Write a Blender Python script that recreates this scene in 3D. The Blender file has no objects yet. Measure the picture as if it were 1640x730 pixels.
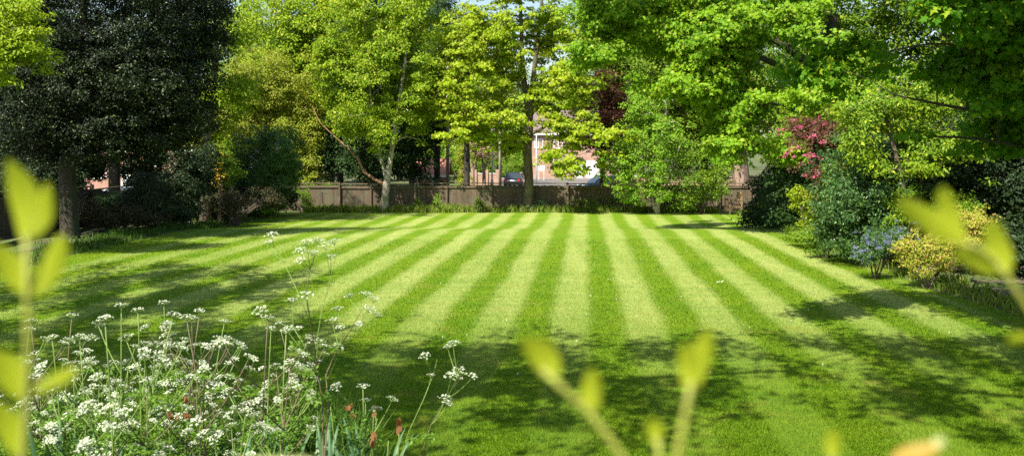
import bpy, bmesh, math, random
import numpy as np
from mathutils import Vector, Matrix

# ------------------------------------------------------------------ camera, sky, sun, exposure
S = bpy.context.scene
CAMH, F, HOR = 3.25, 1500.0, 240.0          # eye height above the lawn, focal length and horizon (photo pixels)
cd = bpy.data.cameras.new('camera'); cam = bpy.data.objects.new('camera', cd); S.collection.objects.link(cam)
cam.location = (0, 0, CAMH); cam.rotation_euler = (math.radians(90), 0, 0)
cd.sensor_width = 36.0; cd.lens = 36.0 * F / 1640.0
cd.shift_y = (HOR - 365.0) / 1640.0
cd.clip_start = 0.03; cd.clip_end = 2000
cd.dof.use_dof = True; cd.dof.focus_distance = 14.0; cd.dof.aperture_fstop = 4.3
S.camera = cam

EL = math.radians(50); SH = Vector((-0.62, -0.78)).normalized()
SUN = Vector((SH.x * math.cos(EL), SH.y * math.cos(EL), math.sin(EL)))
w = bpy.data.worlds.new('World'); S.world = w; w.use_nodes = True
nt = w.node_tree; bg = nt.nodes['Background']
sky = nt.nodes.new('ShaderNodeTexSky'); sky.sky_type = 'NISHITA'; sky.sun_disc = False
sky.sun_elevation = EL; sky.sun_rotation = math.atan2(SH.x, SH.y)
sky.air_density = 1.2; sky.dust_density = 1.5; sky.ozone_density = 1.0
nt.links.new(sky.outputs[0], bg.inputs[0]); bg.inputs[1].default_value = 0.085
sl = bpy.data.lights.new('sun', 'SUN'); sl.energy = 5.0; sl.angle = math.radians(0.53); sl.color = (1.0, 0.94, 0.82)
so = bpy.data.objects.new('sun', sl); S.collection.objects.link(so)
so.location = (0, 0, 40); so.rotation_euler = SUN.to_track_quat('Z', 'Y').to_euler()
S.view_settings.view_transform = 'Standard'; S.view_settings.look = 'None'
S.view_settings.exposure = 1.15; S.view_settings.gamma = 1.0; S.view_settings.use_curve_mapping = False
S.render.engine = 'CYCLES'
cy = S.cycles
cy.max_bounces = 7; cy.diffuse_bounces = 3; cy.glossy_bounces = 2; cy.transmission_bounces = 5; cy.transparent_max_bounces = 6
cy.use_denoising = False
try: cy.denoiser = 'OPENIMAGEDENOISE'
except Exception: pass
cy.sample_clamp_indirect = 6.0; cy.use_adaptive_sampling = True; cy.adaptive_threshold = 0.012

def P(px, py, Y):
    "photo pixel at depth Y -> world point"
    return ((px - 820.0) / F * Y, Y, CAMH - (py - HOR) / F * Y)

def sstep(a, b, v):
    t = np.clip((np.asarray(v, float) - a) / (b - a), 0, 1); return t * t * (3 - 2 * t)

def right_edge(y):
    return np.interp(y, [0, 16, 24, 31, 40, 50, 56], [9.8, 9.85, 9.9, 10.2, 11.4, 12.6, 12.9])

def gz(x, y):
    "height of the ground"
    x = np.asarray(x, float); y = np.asarray(y, float)
    z = 1.0 * (1 - sstep(6.4, 8.8, y)) - 0.42 * sstep(37, 45, y)
    bed = np.maximum(sstep(0.0, 0.8, x - right_edge(y)), sstep(0.0, 0.8, -13.5 - x)) * (1 - sstep(53, 56, y)) * sstep(9, 12, y)
    return z + bed * (0.10 + 0.05 * np.sin(x * 2.1 + y * 1.3))
def g1(x, y): return float(gz(x, y))

# ------------------------------------------------------------------ node and material helpers
def new_mat(name):
    m = bpy.data.materials.new(name); m.use_nodes = True
    return m, m.node_tree.nodes, m.node_tree.links, m.node_tree.nodes['Principled BSDF']

def mixc(N, L, fac, a, b, mode='MIX'):
    n = N.new('ShaderNodeMix'); n.data_type = 'RGBA'; n.blend_type = mode
    for sock, v in ((n.inputs[0], fac), (n.inputs[6], a), (n.inputs[7], b)):
        if hasattr(v, 'is_linked'): L.new(v, sock)
        elif isinstance(v, (tuple, list)): sock.default_value = (*v[:3], 1)
        else: sock.default_value = v
    return n.outputs[2]

def noise(N, L, scale, detail=3, rough=.55, vec=None):
    n = N.new('ShaderNodeTexNoise'); n.inputs['Scale'].default_value = scale
    n.inputs['Detail'].default_value = detail; n.inputs['Roughness'].default_value = rough
    if vec is not None: L.new(vec, n.inputs['Vector'])
    return n.outputs['Fac']

def maprange(N, L, v, a, b, c=0., d=1.):
    n = N.new('ShaderNodeMapRange'); L.new(v, n.inputs[0])
    for i, q in enumerate((a, b, c, d)): n.inputs[i + 1].default_value = q
    return n.outputs[0]

def mathn(N, L, op, a, b=None):
    n = N.new('ShaderNodeMath'); n.operation = op
    for i, v in enumerate((a, b)):
        if v is None: continue
        if hasattr(v, 'is_linked'): L.new(v, n.inputs[i])
        else: n.inputs[i].default_value = v
    return n.outputs[0]

def leaf_mat(name, c1, c2, c3=None, trans=.35, rough=.5, spec=.18, tcol=None, third=.12):
    "leaf: colour differs leaf by leaf and shoot by shoot, light passes through the blade"
    m, N, L, bs = new_mat(name)
    g = N.new('ShaderNodeNewGeometry')
    pos = g.outputs['Position']
    n1 = maprange(N, L, noise(N, L, .9, 2, vec=pos), .3, .7)
    rnd = g.outputs['Random Per Island']
    f = mathn(N, L, 'ADD', mathn(N, L, 'MULTIPLY', n1, .5), mathn(N, L, 'MULTIPLY', rnd, .5))
    col = mixc(N, L, f, c1, c2)
    if c3 is not None:
        sel = mathn(N, L, 'GREATER_THAN', rnd, 1 - third)
        col = mixc(N, L, sel, col, c3)
    L.new(col, bs.inputs['Base Color'])
    bs.inputs['Roughness'].default_value = rough
    bs.inputs['Specular IOR Level'].default_value = spec
    if trans > 0:
        tr = N.new('ShaderNodeBsdfTranslucent')
        t = mixc(N, L, 1.0, col, tcol or (1.25, 1.2, .45), 'MULTIPLY')
        L.new(t, tr.inputs[0])
        ms = N.new('ShaderNodeMixShader'); ms.inputs[0].default_value = trans
        L.new(bs.outputs[0], ms.inputs[1]); L.new(tr.outputs[0], ms.inputs[2])
        L.new(ms.outputs[0], N['Material Output'].inputs[0])
    return m

def bark_mat(name, c1, c2, scale=6., moss=None, stretch=.25, bump=.4):
    m, N, L, bs = new_mat(name)
    g = N.new('ShaderNodeNewGeometry'); mp = N.new('ShaderNodeMapping'); mp.inputs['Scale'].default_value = (1, 1, stretch)
    L.new(g.outputs['Position'], mp.inputs[0])
    n1 = noise(N, L, scale, 5, .65, mp.outputs[0])
    col = mixc(N, L, maprange(N, L, n1, .38, .62), c1, c2)
    if moss is not None:
        col = mixc(N, L, maprange(N, L, noise(N, L, 1.7, 3, vec=g.outputs['Position']), .45, .62), col, moss)
    L.new(col, bs.inputs['Base Color']); bs.inputs['Roughness'].default_value = .85
    b = N.new('ShaderNodeBump'); b.inputs['Strength'].default_value = bump; b.inputs['Distance'].default_value = .04
    L.new(n1, b.inputs['Height']); L.new(b.outputs[0], bs.inputs['Normal'])
    return m

def plain(name, c, rough=.6, var=.15, scale=3., metal=0., spec=.4):
    m, N, L, bs = new_mat(name)
    g = N.new('ShaderNodeNewGeometry')
    n1 = noise(N, L, scale, 4, vec=g.outputs['Position'])
    col = mixc(N, L, maprange(N, L, n1, .3, .7), tuple(v * (1 - var) for v in c), tuple(v * (1 + var) for v in c))
    L.new(col, bs.inputs['Base Color']); bs.inputs['Roughness'].default_value = rough; bs.inputs['Metallic'].default_value = metal
    bs.inputs['Specular IOR Level'].default_value = spec
    return m

def glass_mat(name, c=(.03, .04, .045)):
    m, N, L, bs = new_mat(name); bs.inputs['Base Color'].default_value = (*c, 1); bs.inputs['Roughness'].default_value = .06
    bs.inputs['Specular IOR Level'].default_value = .8
    return m

def wood_mat(name, c1, c2, horizontal=False, board=None, vertical_axis=2, stain=None):
    m, N, L, bs = new_mat(name)
    g = N.new('ShaderNodeNewGeometry'); mp = N.new('ShaderNodeMapping')
    mp.inputs['Scale'].default_value = (1, 1, 12) if horizontal else (14, 14, 1)
    L.new(g.outputs['Position'], mp.inputs[0])
    n1 = noise(N, L, 1.6, 5, .6, mp.outputs[0])
    f = maprange(N, L, n1, .35, .65)
    f = mathn(N, L, 'ADD', mathn(N, L, 'MULTIPLY', f, .6), mathn(N, L, 'MULTIPLY', g.outputs['Random Per Island'], .4))
    col = mixc(N, L, f, c1, c2)
    st = maprange(N, L, noise(N, L, 1.1, 4, vec=g.outputs['Position']), .5, .7)
    col = mixc(N, L, mathn(N, L, 'MULTIPLY', st, .7), col, stain or (.10, .12, .06))
    L.new(col, bs.inputs['Base Color']); bs.inputs['Roughness'].default_value = .85
    b = N.new('ShaderNodeBump'); b.inputs['Strength'].default_value = .35; b.inputs['Distance'].default_value = .01
    L.new(n1, b.inputs['Height']); L.new(b.outputs[0], bs.inputs['Normal'])
    return m

STRIPE_P, STRIPE_0, STRIPE_K = 1.385, -0.27, 0.078
def lawn_mat(name, blades=False):
    m, N, L, bs = new_mat(name)
    g = N.new('ShaderNodeNewGeometry'); pos = g.outputs['Position']
    sx = N.new('ShaderNodeSeparateXYZ'); L.new(pos, sx.inputs[0])
    wob = maprange(N, L, noise(N, L, .35, 2, vec=pos), 0, 1, -.18, .18)
    wob2 = maprange(N, L, noise(N, L, 5., 2, vec=pos), 0, 1, -.09, .09)
    u = mathn(N, L, 'SUBTRACT', sx.outputs[0], mathn(N, L, 'MULTIPLY', sx.outputs[1], STRIPE_K))
    u = mathn(N, L, 'ADD', mathn(N, L, 'ADD', u, wob), wob2)
    u = mathn(N, L, 'MULTIPLY', mathn(N, L, 'SUBTRACT', u, STRIPE_0), 2 * math.pi / STRIPE_P)
    c = mathn(N, L, 'COSINE', u)
    st = maprange(N, L, c, -.6, .55)
    strk = N.new('ShaderNodeMapping'); strk.inputs['Scale'].default_value = (.35, 2.2, 1); L.new(pos, strk.inputs[0])
    cross = maprange(N, L, noise(N, L, 1.6, 4, .65, strk.outputs[0]), .3, .7)
    lng = N.new('ShaderNodeMapping'); lng.inputs['Scale'].default_value = (1.2, .05, 1); L.new(pos, lng.inputs[0])
    st = mathn(N, L, 'MULTIPLY', st, maprange(N, L, noise(N, L, 1., 2, .5, lng.outputs[0]), .3, .7, .6, 1.))
    # the last passes: no stripes close to the beds; shade fading them near the terrace is painted in
    fade = mathn(N, L, 'MULTIPLY', maprange(N, L, sx.outputs[1], 12.5, 19., .1, 1.), maprange(N, L, sx.outputs[0], -12., -5., .55, 1.))
    sd = mathn(N, L, 'SUBTRACT', u, 2 * math.pi / STRIPE_P * 8.1)
    edge = maprange(N, L, sd, -.5, .5, 1., 0.)
    edge2 = maprange(N, L, sx.outputs[0], -12.8, -12.0, 0., 1.)
    st = mathn(N, L, 'MULTIPLY', mathn(N, L, 'MULTIPLY', st, fade), mathn(N, L, 'MULTIPLY', edge, edge2))
    big = maprange(N, L, noise(N, L, .5, 4, vec=pos), .3, .7)
    fine = maprange(N, L, noise(N, L, 9., 4, .7, pos), .3, .7)
    tiny = maprange(N, L, noise(N, L, 55., 3, .8, pos), .3, .7)
    dark = mixc(N, L, big, (.092, .20, .004), (.145, .235, .006))
    light = mixc(N, L, big, (.295, .37, .095), (.35, .40, .135))
    col = mixc(N, L, st, dark, light)
    col = mixc(N, L, mathn(N, L, 'MULTIPLY', fine, .35), col, (.18, .24, .02))
    col = mixc(N, L, 1., col, mixc(N, L, cross, (.78, .86, .75), (1.14, 1.08, 1.1)), 'MULTIPLY')
    dry = maprange(N, L, noise(N, L, 1.1, 5, .7, pos), .56, .72)
    col = mixc(N, L, mathn(N, L, 'MULTIPLY', dry, .55), col, (.28, .25, .05))
    clo = maprange(N, L, noise(N, L, .75, 5, .75, pos), .60, .68)
    col = mixc(N, L, mathn(N, L, 'MULTIPLY', clo, .45), col, (.08, .17, .012))
    if blades:
        r = g.outputs['Random Per Island']
        col = mixc(N, L, 1., col, mixc(N, L, r, (.55, .66, .5), (1.5, 1.38, 1.6)), 'MULTIPLY')  # random blade tones, pale highlights and shading contrast put into the colour
        tr = N.new('ShaderNodeBsdfTranslucent'); L.new(mixc(N, L, 1., col, (1.1, 1.1, .5), 'MULTIPLY'), tr.inputs[0])
        ms = N.new('ShaderNodeMixShader'); ms.inputs[0].default_value = .45
        L.new(bs.outputs[0], ms.inputs[1]); L.new(tr.outputs[0], ms.inputs[2]); L.new(ms.outputs[0], N['Material Output'].inputs[0])
    else:
        col = mixc(N, L, 1., col, mixc(N, L, tiny, (.62, .66, .5), (1.28, 1.25, 1.3)), 'MULTIPLY')
        b = N.new('ShaderNodeBump'); b.inputs['Strength'].default_value = .9; b.inputs['Distance'].default_value = .03
        mp = N.new('ShaderNodeMapping'); mp.inputs['Scale'].default_value = (1, .55, 1); L.new(pos, mp.inputs[0])
        L.new(noise(N, L, 38., 4, .8, mp.outputs[0]), b.inputs['Height']); L.new(b.outputs[0], bs.inputs['Normal'])
    L.new(col, bs.inputs['Base Color']); bs.inputs['Roughness'].default_value = .7; bs.inputs['Specular IOR Level'].default_value = .15
    return m

# ------------------------------------------------------------------ object helpers
def link(o): S.collection.objects.link(o); return o
def tag(o, label=None, cat=None, group=None, kind=None):
    if label: o['label'] = label
    if cat: o['category'] = cat
    if group: o['group'] = group
    if kind: o['kind'] = kind
    return o
def empty(name, loc, label, cat, group=None, rz=0.):
    o = bpy.data.objects.new(name, None); o.empty_display_size = .2; link(o)
    o.location = loc; o.rotation_euler = (0, 0, rz)
    bpy.context.view_layer.update()
    return tag(o, label, cat, group)

def np_mesh(name, V, faces_k, mat, parent=None, smooth=False, world=True, rest=None):
    """V (n,3); faces_k: list of (m,k) index arrays. Vertices are world coordinates when world and a parent is given."""
    V = np.asarray(V, np.float32)
    if parent is not None and world:
        mi = np.array(parent.matrix_world.inverted()); V = V @ mi[:3, :3].T.astype(np.float32) + mi[:3, 3].astype(np.float32)
    me = bpy.data.meshes.new(name)
    me.vertices.add(len(V)); me.vertices.foreach_set('co', V.ravel())
    faces_k = [np.asarray(f, np.int32) for f in faces_k if len(f)]
    loops = np.concatenate([f.ravel() for f in faces_k]); tot = np.concatenate([np.full(len(f), f.shape[1], np.int32) for f in faces_k])
    st = np.concatenate([[0], np.cumsum(tot)[:-1]]).astype(np.int32)
    me.loops.add(len(loops)); me.loops.foreach_set('vertex_index', loops)
    me.polygons.add(len(tot)); me.polygons.foreach_set('loop_start', st); me.polygons.foreach_set('loop_total', tot)
    if smooth: me.polygons.foreach_set('use_smooth', np.ones(len(tot), bool))
    me.update(calc_edges=True)
    me.materials.append(mat)
    o = bpy.data.objects.new(name, me); link(o)
    if parent is not None: o.parent = parent
    return o

class MB:
    "collects boxes, tubes and lathes and links them as ONE mesh object"
    def __init__(s): s.V = []; s.F = []; s.n = 0
    def add(s, V, F):
        V = np.asarray(V, float).reshape(-1, 3)
        s.V.append(V); s.F += [tuple(i + s.n for i in f) for f in F]; s.n += len(V); return s
    def box(s, c, d, rz=0., bev=0., tilt=None):
        bm = bmesh.new(); bmesh.ops.create_cube(bm, size=1.)
        for v in bm.verts: v.co = Vector((v.co.x * d[0], v.co.y * d[1], v.co.z * d[2]))
        if bev > 0: bmesh.ops.bevel(bm, geom=list(bm.edges), offset=bev, segments=1, affect='EDGES')
        M = Matrix.Rotation(rz, 4, 'Z')
        if tilt is not None: M = M @ Matrix.Rotation(tilt[1], 4, tilt[0])
        M = Matrix.Translation(c) @ M
        bm.transform(M); bm.verts.index_update()
        s.add([v.co[:] for v in bm.verts], [[v.index for v in f.verts] for f in bm.faces]); bm.free(); return s
    def tube(s, pts, radii, k=6, cap=True, flat=1.):
        pts = [Vector(p) for p in pts]; V = []; F = []
        if not hasattr(radii, '__len__'): radii = [radii] * len(pts)
        ref = Vector((0, 0, 1))
        d0 = (pts[1] - pts[0]).normalized()
        if abs(d0.dot(ref)) > .9: ref = Vector((1, 0, 0))
        u = d0.cross(ref).normalized()
        for i, p in enumerate(pts):
            d = (pts[min(i + 1, len(pts) - 1)] - pts[max(i - 1, 0)]).normalized()
            u = (u - d * u.dot(d)).normalized(); v = d.cross(u)
            for j in range(k):
                a = 2 * math.pi * j / k
                V.append(p + (u * math.cos(a) + v * math.sin(a) * flat) * radii[i])
        for i in range(len(pts) - 1):
            for j in range(k):
                a, b = i * k + j, i * k + (j + 1) % k; F.append((a, b, b + k, a + k))
        if cap: F.append(tuple(range(k))[::-1]); F.append(tuple((len(pts) - 1) * k + j for j in range(k)))
        return s.add([v[:] for v in V], F)
    def prism(s, poly, axis, a, b):
        "poly in the plane across axis ('x': (y,z), 'y': (x,z)), from a to b"
        n = len(poly)
        mk = (lambda t, q: (t, q[0], q[1])) if axis == 'x' else (lambda t, q: (q[0], t, q[1]))
        V = [mk(a, q) for q in poly] + [mk(b, q) for q in poly]
        F = [tuple(range(n)), tuple(range(2 * n - 1, n - 1, -1))] + [(i, i + n, (i + 1) % n + n, (i + 1) % n) for i in range(n)]
        return s.add(V, F)
    def build(s, name, mat, parent=None, smooth=False, world=False):
        V = np.concatenate(s.V); me = bpy.data.meshes.new(name)
        if parent is not None and world:
            mi = np.array(parent.matrix_world.inverted()); V = V @ mi[:3, :3].T + mi[:3, 3]
        me.from_pydata(V.tolist(), [], s.F); me.update()
        bm = bmesh.new(); bm.from_mesh(me); bmesh.ops.recalc_face_normals(bm, faces=bm.faces); bm.to_mesh(me); bm.free()
        if smooth: me.polygons.foreach_set('use_smooth', np.ones(len(me.polygons), bool))
        me.materials.append(mat); o = bpy.data.objects.new(name, me); link(o)
        if parent is not None: o.parent = parent
        return o

def copy_tree(root):
    r = root.copy(); link(r)
    for ch in root.children:
        c = ch.copy(); link(c); c.parent = r
        for g in ch.children:
            d = g.copy(); link(d); d.parent = c
    return r

# ------------------------------------------------------------------ leaves
TMPL = {
 'oval': (np.array([(0,0,0),(.3,.2,.05),(.62,.21,.05),(1,0,-.06),(.62,-.21,.05),(.3,-.2,.05)]), 6),
 'rhomb': (np.array([(0,0,0),(.5,.3,.07),(1,0,-.05),(.5,-.3,.07)]), 4),
 'maple': (np.array([(0,0,0),(.05,.34,.0),(.25,.22,.03),(.42,.56,-.04),(.55,.2,.04),(1,0,-.08),(.55,-.2,.04),(.42,-.56,-.04),(.25,-.22,.03),(.05,-.34,.0)]), 10),
 'needle': (np.array([(0,0,0),(.5,.09,.02),(1,0,-.02),(.5,-.09,.02)]), 4),
 'petal': (np.array([(0,-.25,0),(0,.25,0),(.6,.35,.08),(1,0,.0),(.6,-.35,.08)]), 5),
}
def norm(a): return a / np.maximum(np.linalg.norm(a, axis=1, keepdims=True), 1e-6)
def leaf_geo(pos, size, nrm, rng, tmpl, tip=None):
    n = len(pos); T, k = TMPL[tmpl]
    nrm = norm(nrm)
    r = rng.normal(size=(n, 3)) if tip is None else tip + rng.normal(size=(n, 3)) * .35
    t = norm(r - nrm * np.sum(r * nrm, 1, keepdims=True)); b = np.cross(nrm, t)
    V = pos[:, None, :] + size[:, None, None] * (T[None, :, 0, None] * t[:, None, :] + T[None, :, 1, None] * b[:, None, :] + T[None, :, 2, None] * nrm[:, None, :])
    return V.reshape(-1, 3), np.arange(n * k).reshape(n, k)

class SineNoise:
    def __init__(s, rng, freq):
        s.k = rng.normal(size=(8, 3)) * freq; s.p = rng.uniform(0, 6.28, 8)
    def __call__(s, x): return np.sin(x @ s.k.T + s.p).mean(1) * 2

def env_world(env):
    E = []
    for e in env:
        px, py, Y, rx, rz = e[:5]; ry = e[5] if len(e) > 5 and e[5] else None; wt = e[6] if len(e) > 6 else None
        c = P(px, py, Y); a = rx / F * Y; b = rz / F * Y
        E.append((np.array(c), np.array([a, ry or a, b]), wt or a * (ry or a) * b))
    return E

def sample_clumps(E, n, rng, gap, shell, minz=.25, keep=None, freq=None):
    wt = np.array([e[2] for e in E]) ** .8; wt /= wt.sum()
    sn = SineNoise(rng, freq or max(.9, 1.6 / float(np.mean([e[1].mean() for e in E])))); out = []; out_d = []
    while sum(len(o) for o in out) < n:
        i = rng.choice(len(E), size=n, p=wt)
        d = norm(rng.normal(size=(n, 3))); r = rng.uniform(0, 1, n) ** shell
        c = np.array([E[j][0] for j in i]); R = np.array([E[j][1] for j in i])
        bump = 1 + .16 * np.sin(d[:, 0] * 5 + c[:, 0]) + .14 * np.sin(d[:, 2] * 7 + d[:, 1] * 4 + c[:, 2])
        p = c + d * R * (r * bump)[:, None]
        ok = sn(p) > gap
        ok &= p[:, 2] > gz(p[:, 0], p[:, 1]) + minz
        if keep is not None: ok &= keep(p)
        out.append(p[ok]); out_d.append(d[ok])
        if len(out) > 12: gap = -9.
        if len(out) > 60: break
    return np.concatenate(out)[:n], np.concatenate(out_d)[:n]

def foliage(parent, env, ncl, nlf, cr, size, mat, tmpl='rhomb', flat=.5, gap=-.3, seed=1, droop=.35, shell=.42, up=.7, name='foliage', minz=.25, E=None, keep=None, jit=.5, hang=0., freq=None):
    rng = np.random.default_rng(seed)
    E = E or env_world(env)
    C, D = sample_clumps(E, ncl, rng, gap, shell, minz, keep, freq)
    m = len(C); cs = cr * rng.uniform(.6, 1.35, m)
    idx = np.repeat(np.arange(m), rng.integers(int(nlf * .6), int(nlf * 1.4) + 1, m))
    n = len(idx); q = norm(rng.normal(size=(n, 3))) * (rng.uniform(0, 1, n) ** .5)[:, None]
    rr = np.hypot(q[:, 0], q[:, 1])
    off = q * cs[idx, None]; off[:, 2] = q[:, 2] * cs[idx] * flat - droop * rr ** 2 * cs[idx]
    if hang: off[:, 2] -= hang * rng.uniform(0, 1, n) ** 2 * cs[idx]
    pos = C[idx] + off
    ok = pos[:, 2] > gz(pos[:, 0], pos[:, 1]) + .02
    pos = pos[ok]; idx = idx[ok]; off = off[ok]; n = len(pos)
    nr = np.array([0, 0, up * .7]) + np.array([-.16, -.24, 0]) + D[idx] * .5 + norm(off + 1e-5) * .35 + rng.normal(size=(n, 3)) * jit
    tip = norm(off + 1e-5) + np.array([0, 0, -.3])
    V, Fc = leaf_geo(pos, size * rng.uniform(.6, 1.3, n), nr, rng, tmpl, tip)
    o = np_mesh(name, V, [Fc], mat, parent)
    return o, C

def merge_into(o, mb, mat, parent):
    "adds the twigs to the crown's own mesh, in its second material"
    V = np.concatenate(mb.V); mi = np.array(parent.matrix_world.inverted()); V = (V @ mi[:3, :3].T + mi[:3, 3]).astype(np.float32)
    me = o.data; nv = len(me.vertices); v0 = np.empty(nv * 3, np.float32); me.vertices.foreach_get('co', v0)
    nl = len(me.loops); l0 = np.empty(nl, np.int32); me.loops.foreach_get('vertex_index', l0)
    npol = len(me.polygons); t0 = np.empty(npol, np.int32); me.polygons.foreach_get('loop_total', t0)
    l1 = np.array([i + nv for f in mb.F for i in f], np.int32); t1 = np.array([len(f) for f in mb.F], np.int32)
    n2 = bpy.data.meshes.new(me.name); n2.vertices.add(nv + len(V)); n2.vertices.foreach_set('co', np.concatenate([v0, V.ravel()]))
    L = np.concatenate([l0, l1]); T = np.concatenate([t0, t1]); st = np.concatenate([[0], np.cumsum(T)[:-1]]).astype(np.int32)
    n2.loops.add(len(L)); n2.loops.foreach_set('vertex_index', L); n2.polygons.add(len(T))
    n2.polygons.foreach_set('loop_start', st); n2.polygons.foreach_set('loop_total', T)
    n2.update(calc_edges=True); n2.materials.append(me.materials[0]); n2.materials.append(mat)
    mi_ = np.zeros(len(T), np.int32); mi_[npol:] = 1; n2.polygons.foreach_set('material_index', mi_)
    n2.polygons.foreach_set('use_smooth', mi_.astype(bool)); o.data = n2

def branches(parent, skel, targets, mat, rmin=.018, rng=None, name='branch', k=5, rscale=.55, maxn=120, sag=.12, into=None):
    """grow limbs from the skeleton nodes [(pos, r)] towards clump centres"""
    rng = rng or np.random.default_rng(5)
    nodes = [np.array(p, float) for p, r in skel]; rad = [r for p, r in skel]
    t = np.array(targets)
    if len(t) > maxn: t = t[rng.choice(len(t), maxn, replace=False)]
    if not len(t): return None
    base = np.array(nodes[-1]); o = np.argsort(np.min(np.linalg.norm(t[:, None] - np.array(nodes)[None], axis=2), axis=1))
    mb = MB()
    for i in o:
        g = t[i]; A = np.array(nodes); dv = g - A; d = np.linalg.norm(dv, axis=1)
        cost = d + np.maximum(0, A[:, 2] - g[2]) * .9 + .25 * (np.array(rad) < rmin * 1.5)
        j = int(np.argmin(cost)); a = A[j]; L = d[j]
        if L < .15: continue
        r0 = min(rad[j] * .7, rmin + L * .022 * rscale / .55); n = max(2, min(6, int(L / .7) + 2))
        pts = []; rs = []
        w1 = rng.normal(size=3) * L * .06
        for s in range(n + 1):
            f = s / n
            p = a + (g - a) * f + w1 * math.sin(math.pi * f) + np.array([0, 0, L * sag * math.sin(math.pi * f)])
            p = p + rng.normal(size=3) * L * .02 * (0 < s < n)
            pts.append(p); rs.append(max(r0 * (1 - .7 * f), rmin * .5))
        mb.tube([tuple(p) for p in pts], rs, k, cap=False)
        for s in range(1, n + 1): nodes.append(pts[s]); rad.append(rs[s])
    if not mb.V: return None
    if into is not None: merge_into(into, mb, mat, parent); return into
    return mb.build(name, mat, parent, smooth=True, world=True)

def stems(parent, lines, mat, name='trunk', k=10, flare=True):
    """lines: list of [(x,y,z,r),...]; returns skeleton nodes"""
    mb = MB(); sk = []
    for ln in lines:
        p = [np.array(q[:3], float) for q in ln]; r = [q[3] for q in ln]
        # catmull refine
        pts = []; rs = []
        for i in range(len(p) - 1):
            p0, p1, p2, p3 = p[max(i - 1, 0)], p[i], p[i + 1], p[min(i + 2, len(p) - 1)]
            for s in range(4):
                t = s / 4
                q = .5 * (2 * p1 + (p2 - p0) * t + (2 * p0 - 5 * p1 + 4 * p2 - p3) * t * t + (3 * p1 - p0 - 3 * p2 + p3) * t ** 3)
                pts.append(q); rs.append(r[i] * (1 - t) + r[i + 1] * t)
        pts.append(p[-1]); rs.append(r[-1])
        mb.tube([tuple(q) for q in pts], rs, k)
        sk += list(zip(pts, rs))
    mb.build(name, mat, parent, smooth=True, world=True)
    return sk

def tree(name, label, cat, base, lines, env, ncl, nlf, cr, size, lmat, bmat, seed=1, group=None, nbr=110, rmin=.02, minbr=0., **kw):
    t = empty(name, (base[0], base[1], g1(base[0], base[1])), label, cat, group)
    sk = stems(t, lines, bmat)
    o, C = foliage(t, env, ncl, nlf, cr, size, lmat, seed=seed, **kw)
    o.name = 'crown'
    up = [s for s in sk if s[0][2] > minbr] or sk
    branches(t, up, C, bmat, rmin=rmin, rng=np.random.default_rng(seed + 7), maxn=nbr, into=o)
    return t

def shrub(name, label, cat, env, ncl, nlf, cr, size, lmat, bmat, seed=1, group=None, nst=5, stem_r=.025, nbr=50, **kw):
    E = env_world(env); c = E[0][0]; x, y = c[0], c[1]; z = g1(x, y)
    t = empty(name, (x, y, z), label, cat, group); rng = np.random.default_rng(seed + 3); lines = []
    for i in range(nst):
        e = E[rng.integers(len(E))]; a = rng.uniform(0, 6.28); q = e[0] + np.array([math.cos(a) * e[1][0] * .5, math.sin(a) * e[1][1] * .5, e[1][2] * .2])
        b = np.array([x + rng.normal() * .12 * E[0][1][0], y + rng.normal() * .1, z - .05])
        mid = (b + q) / 2 + np.array([rng.normal() * .08, 0, (q[2] - b[2]) * .12])
        lines.append([(*b, stem_r), (*mid, stem_r * .7), (*q, stem_r * .35)])
    sk = stems(t, lines, bmat, name='stem', k=6)
    o, C = foliage(t, env, ncl, nlf, cr, size, lmat, seed=seed, **kw)
    branches(t, sk, C, bmat, rmin=.008, rng=rng, maxn=nbr, into=o)
    return t
def blossoms(t, env, ncl, nlf, cr, size, mat, seed, name='blossom', **kw):
    foliage(t, env, ncl, nlf, cr, size, mat, tmpl='petal', seed=seed, name=name, **kw)

# ------------------------------------------------------------------ materials
M = {}
M['bark_dark'] = bark_mat('dark grey bark', (.022, .018, .013), (.065, .052, .036), 7, moss=(.035, .045, .018))
M['bark_brown'] = bark_mat('brown bark', (.05, .038, .025), (.16, .12, .08), 8, moss=(.10, .11, .05))
M['bark_pale'] = bark_mat('pale birch bark', (.20, .17, .12), (.60, .55, .44), 5, moss=(.22, .22, .12), stretch=1.8)
M['bark_red'] = bark_mat('reddish peeling bark', (.20, .10, .05), (.42, .25, .14), 8)
M['bark_pink'] = bark_mat('pinkish brown bark', (.12, .08, .06), (.34, .24, .18), 5)
M['twig'] = bark_mat('twig', (.05, .035, .025), (.13, .10, .07), 10)

LM = lambda n, a, b, **k: leaf_mat(n, a, b, **k)
M['lf_birch'] = LM('birch leaf', (.11, .225, .007), (.30, .41, .018), c3=(.42, .45, .05), spec=.15)
M['lf_maple_lime'] = LM('young maple leaf', (.16, .29, .006), (.38, .46, .015), c3=(.42, .42, .06))
M['lf_maple'] = LM('maple leaf', (.08, .22, .006), (.25, .40, .012), c3=(.32, .39, .04))
M['lf_canopy2'] = LM('sycamore leaf', (.05, .17, .006), (.14, .30, .012), c3=(.28, .40, .02), trans=.45, spec=.15)
M['lf_canopy'] = LM('thin sunlit leaf', (.10, .26, .006), (.24, .40, .012), trans=.55, spec=.1, tcol=(1.5, 1.45, .4))
M['lf_haw'] = LM('hawthorn leaf', (.09, .23, .01), (.23, .38, .02), c3=(.28, .36, .06))
M['lf_copper'] = LM('copper beech leaf', (.07, .022, .018), (.19, .06, .045), c3=(.22, .16, .05), tcol=(1.3, .8, .6), third=.2)
M['lf_olive'] = LM('olive feathery leaf', (.17, .23, .015), (.33, .38, .03), c3=(.22, .2, .05))
M['lf_lilac'] = LM('blue green lilac leaf', (.045, .115, .028), (.11, .20, .055), trans=.3)
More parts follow.
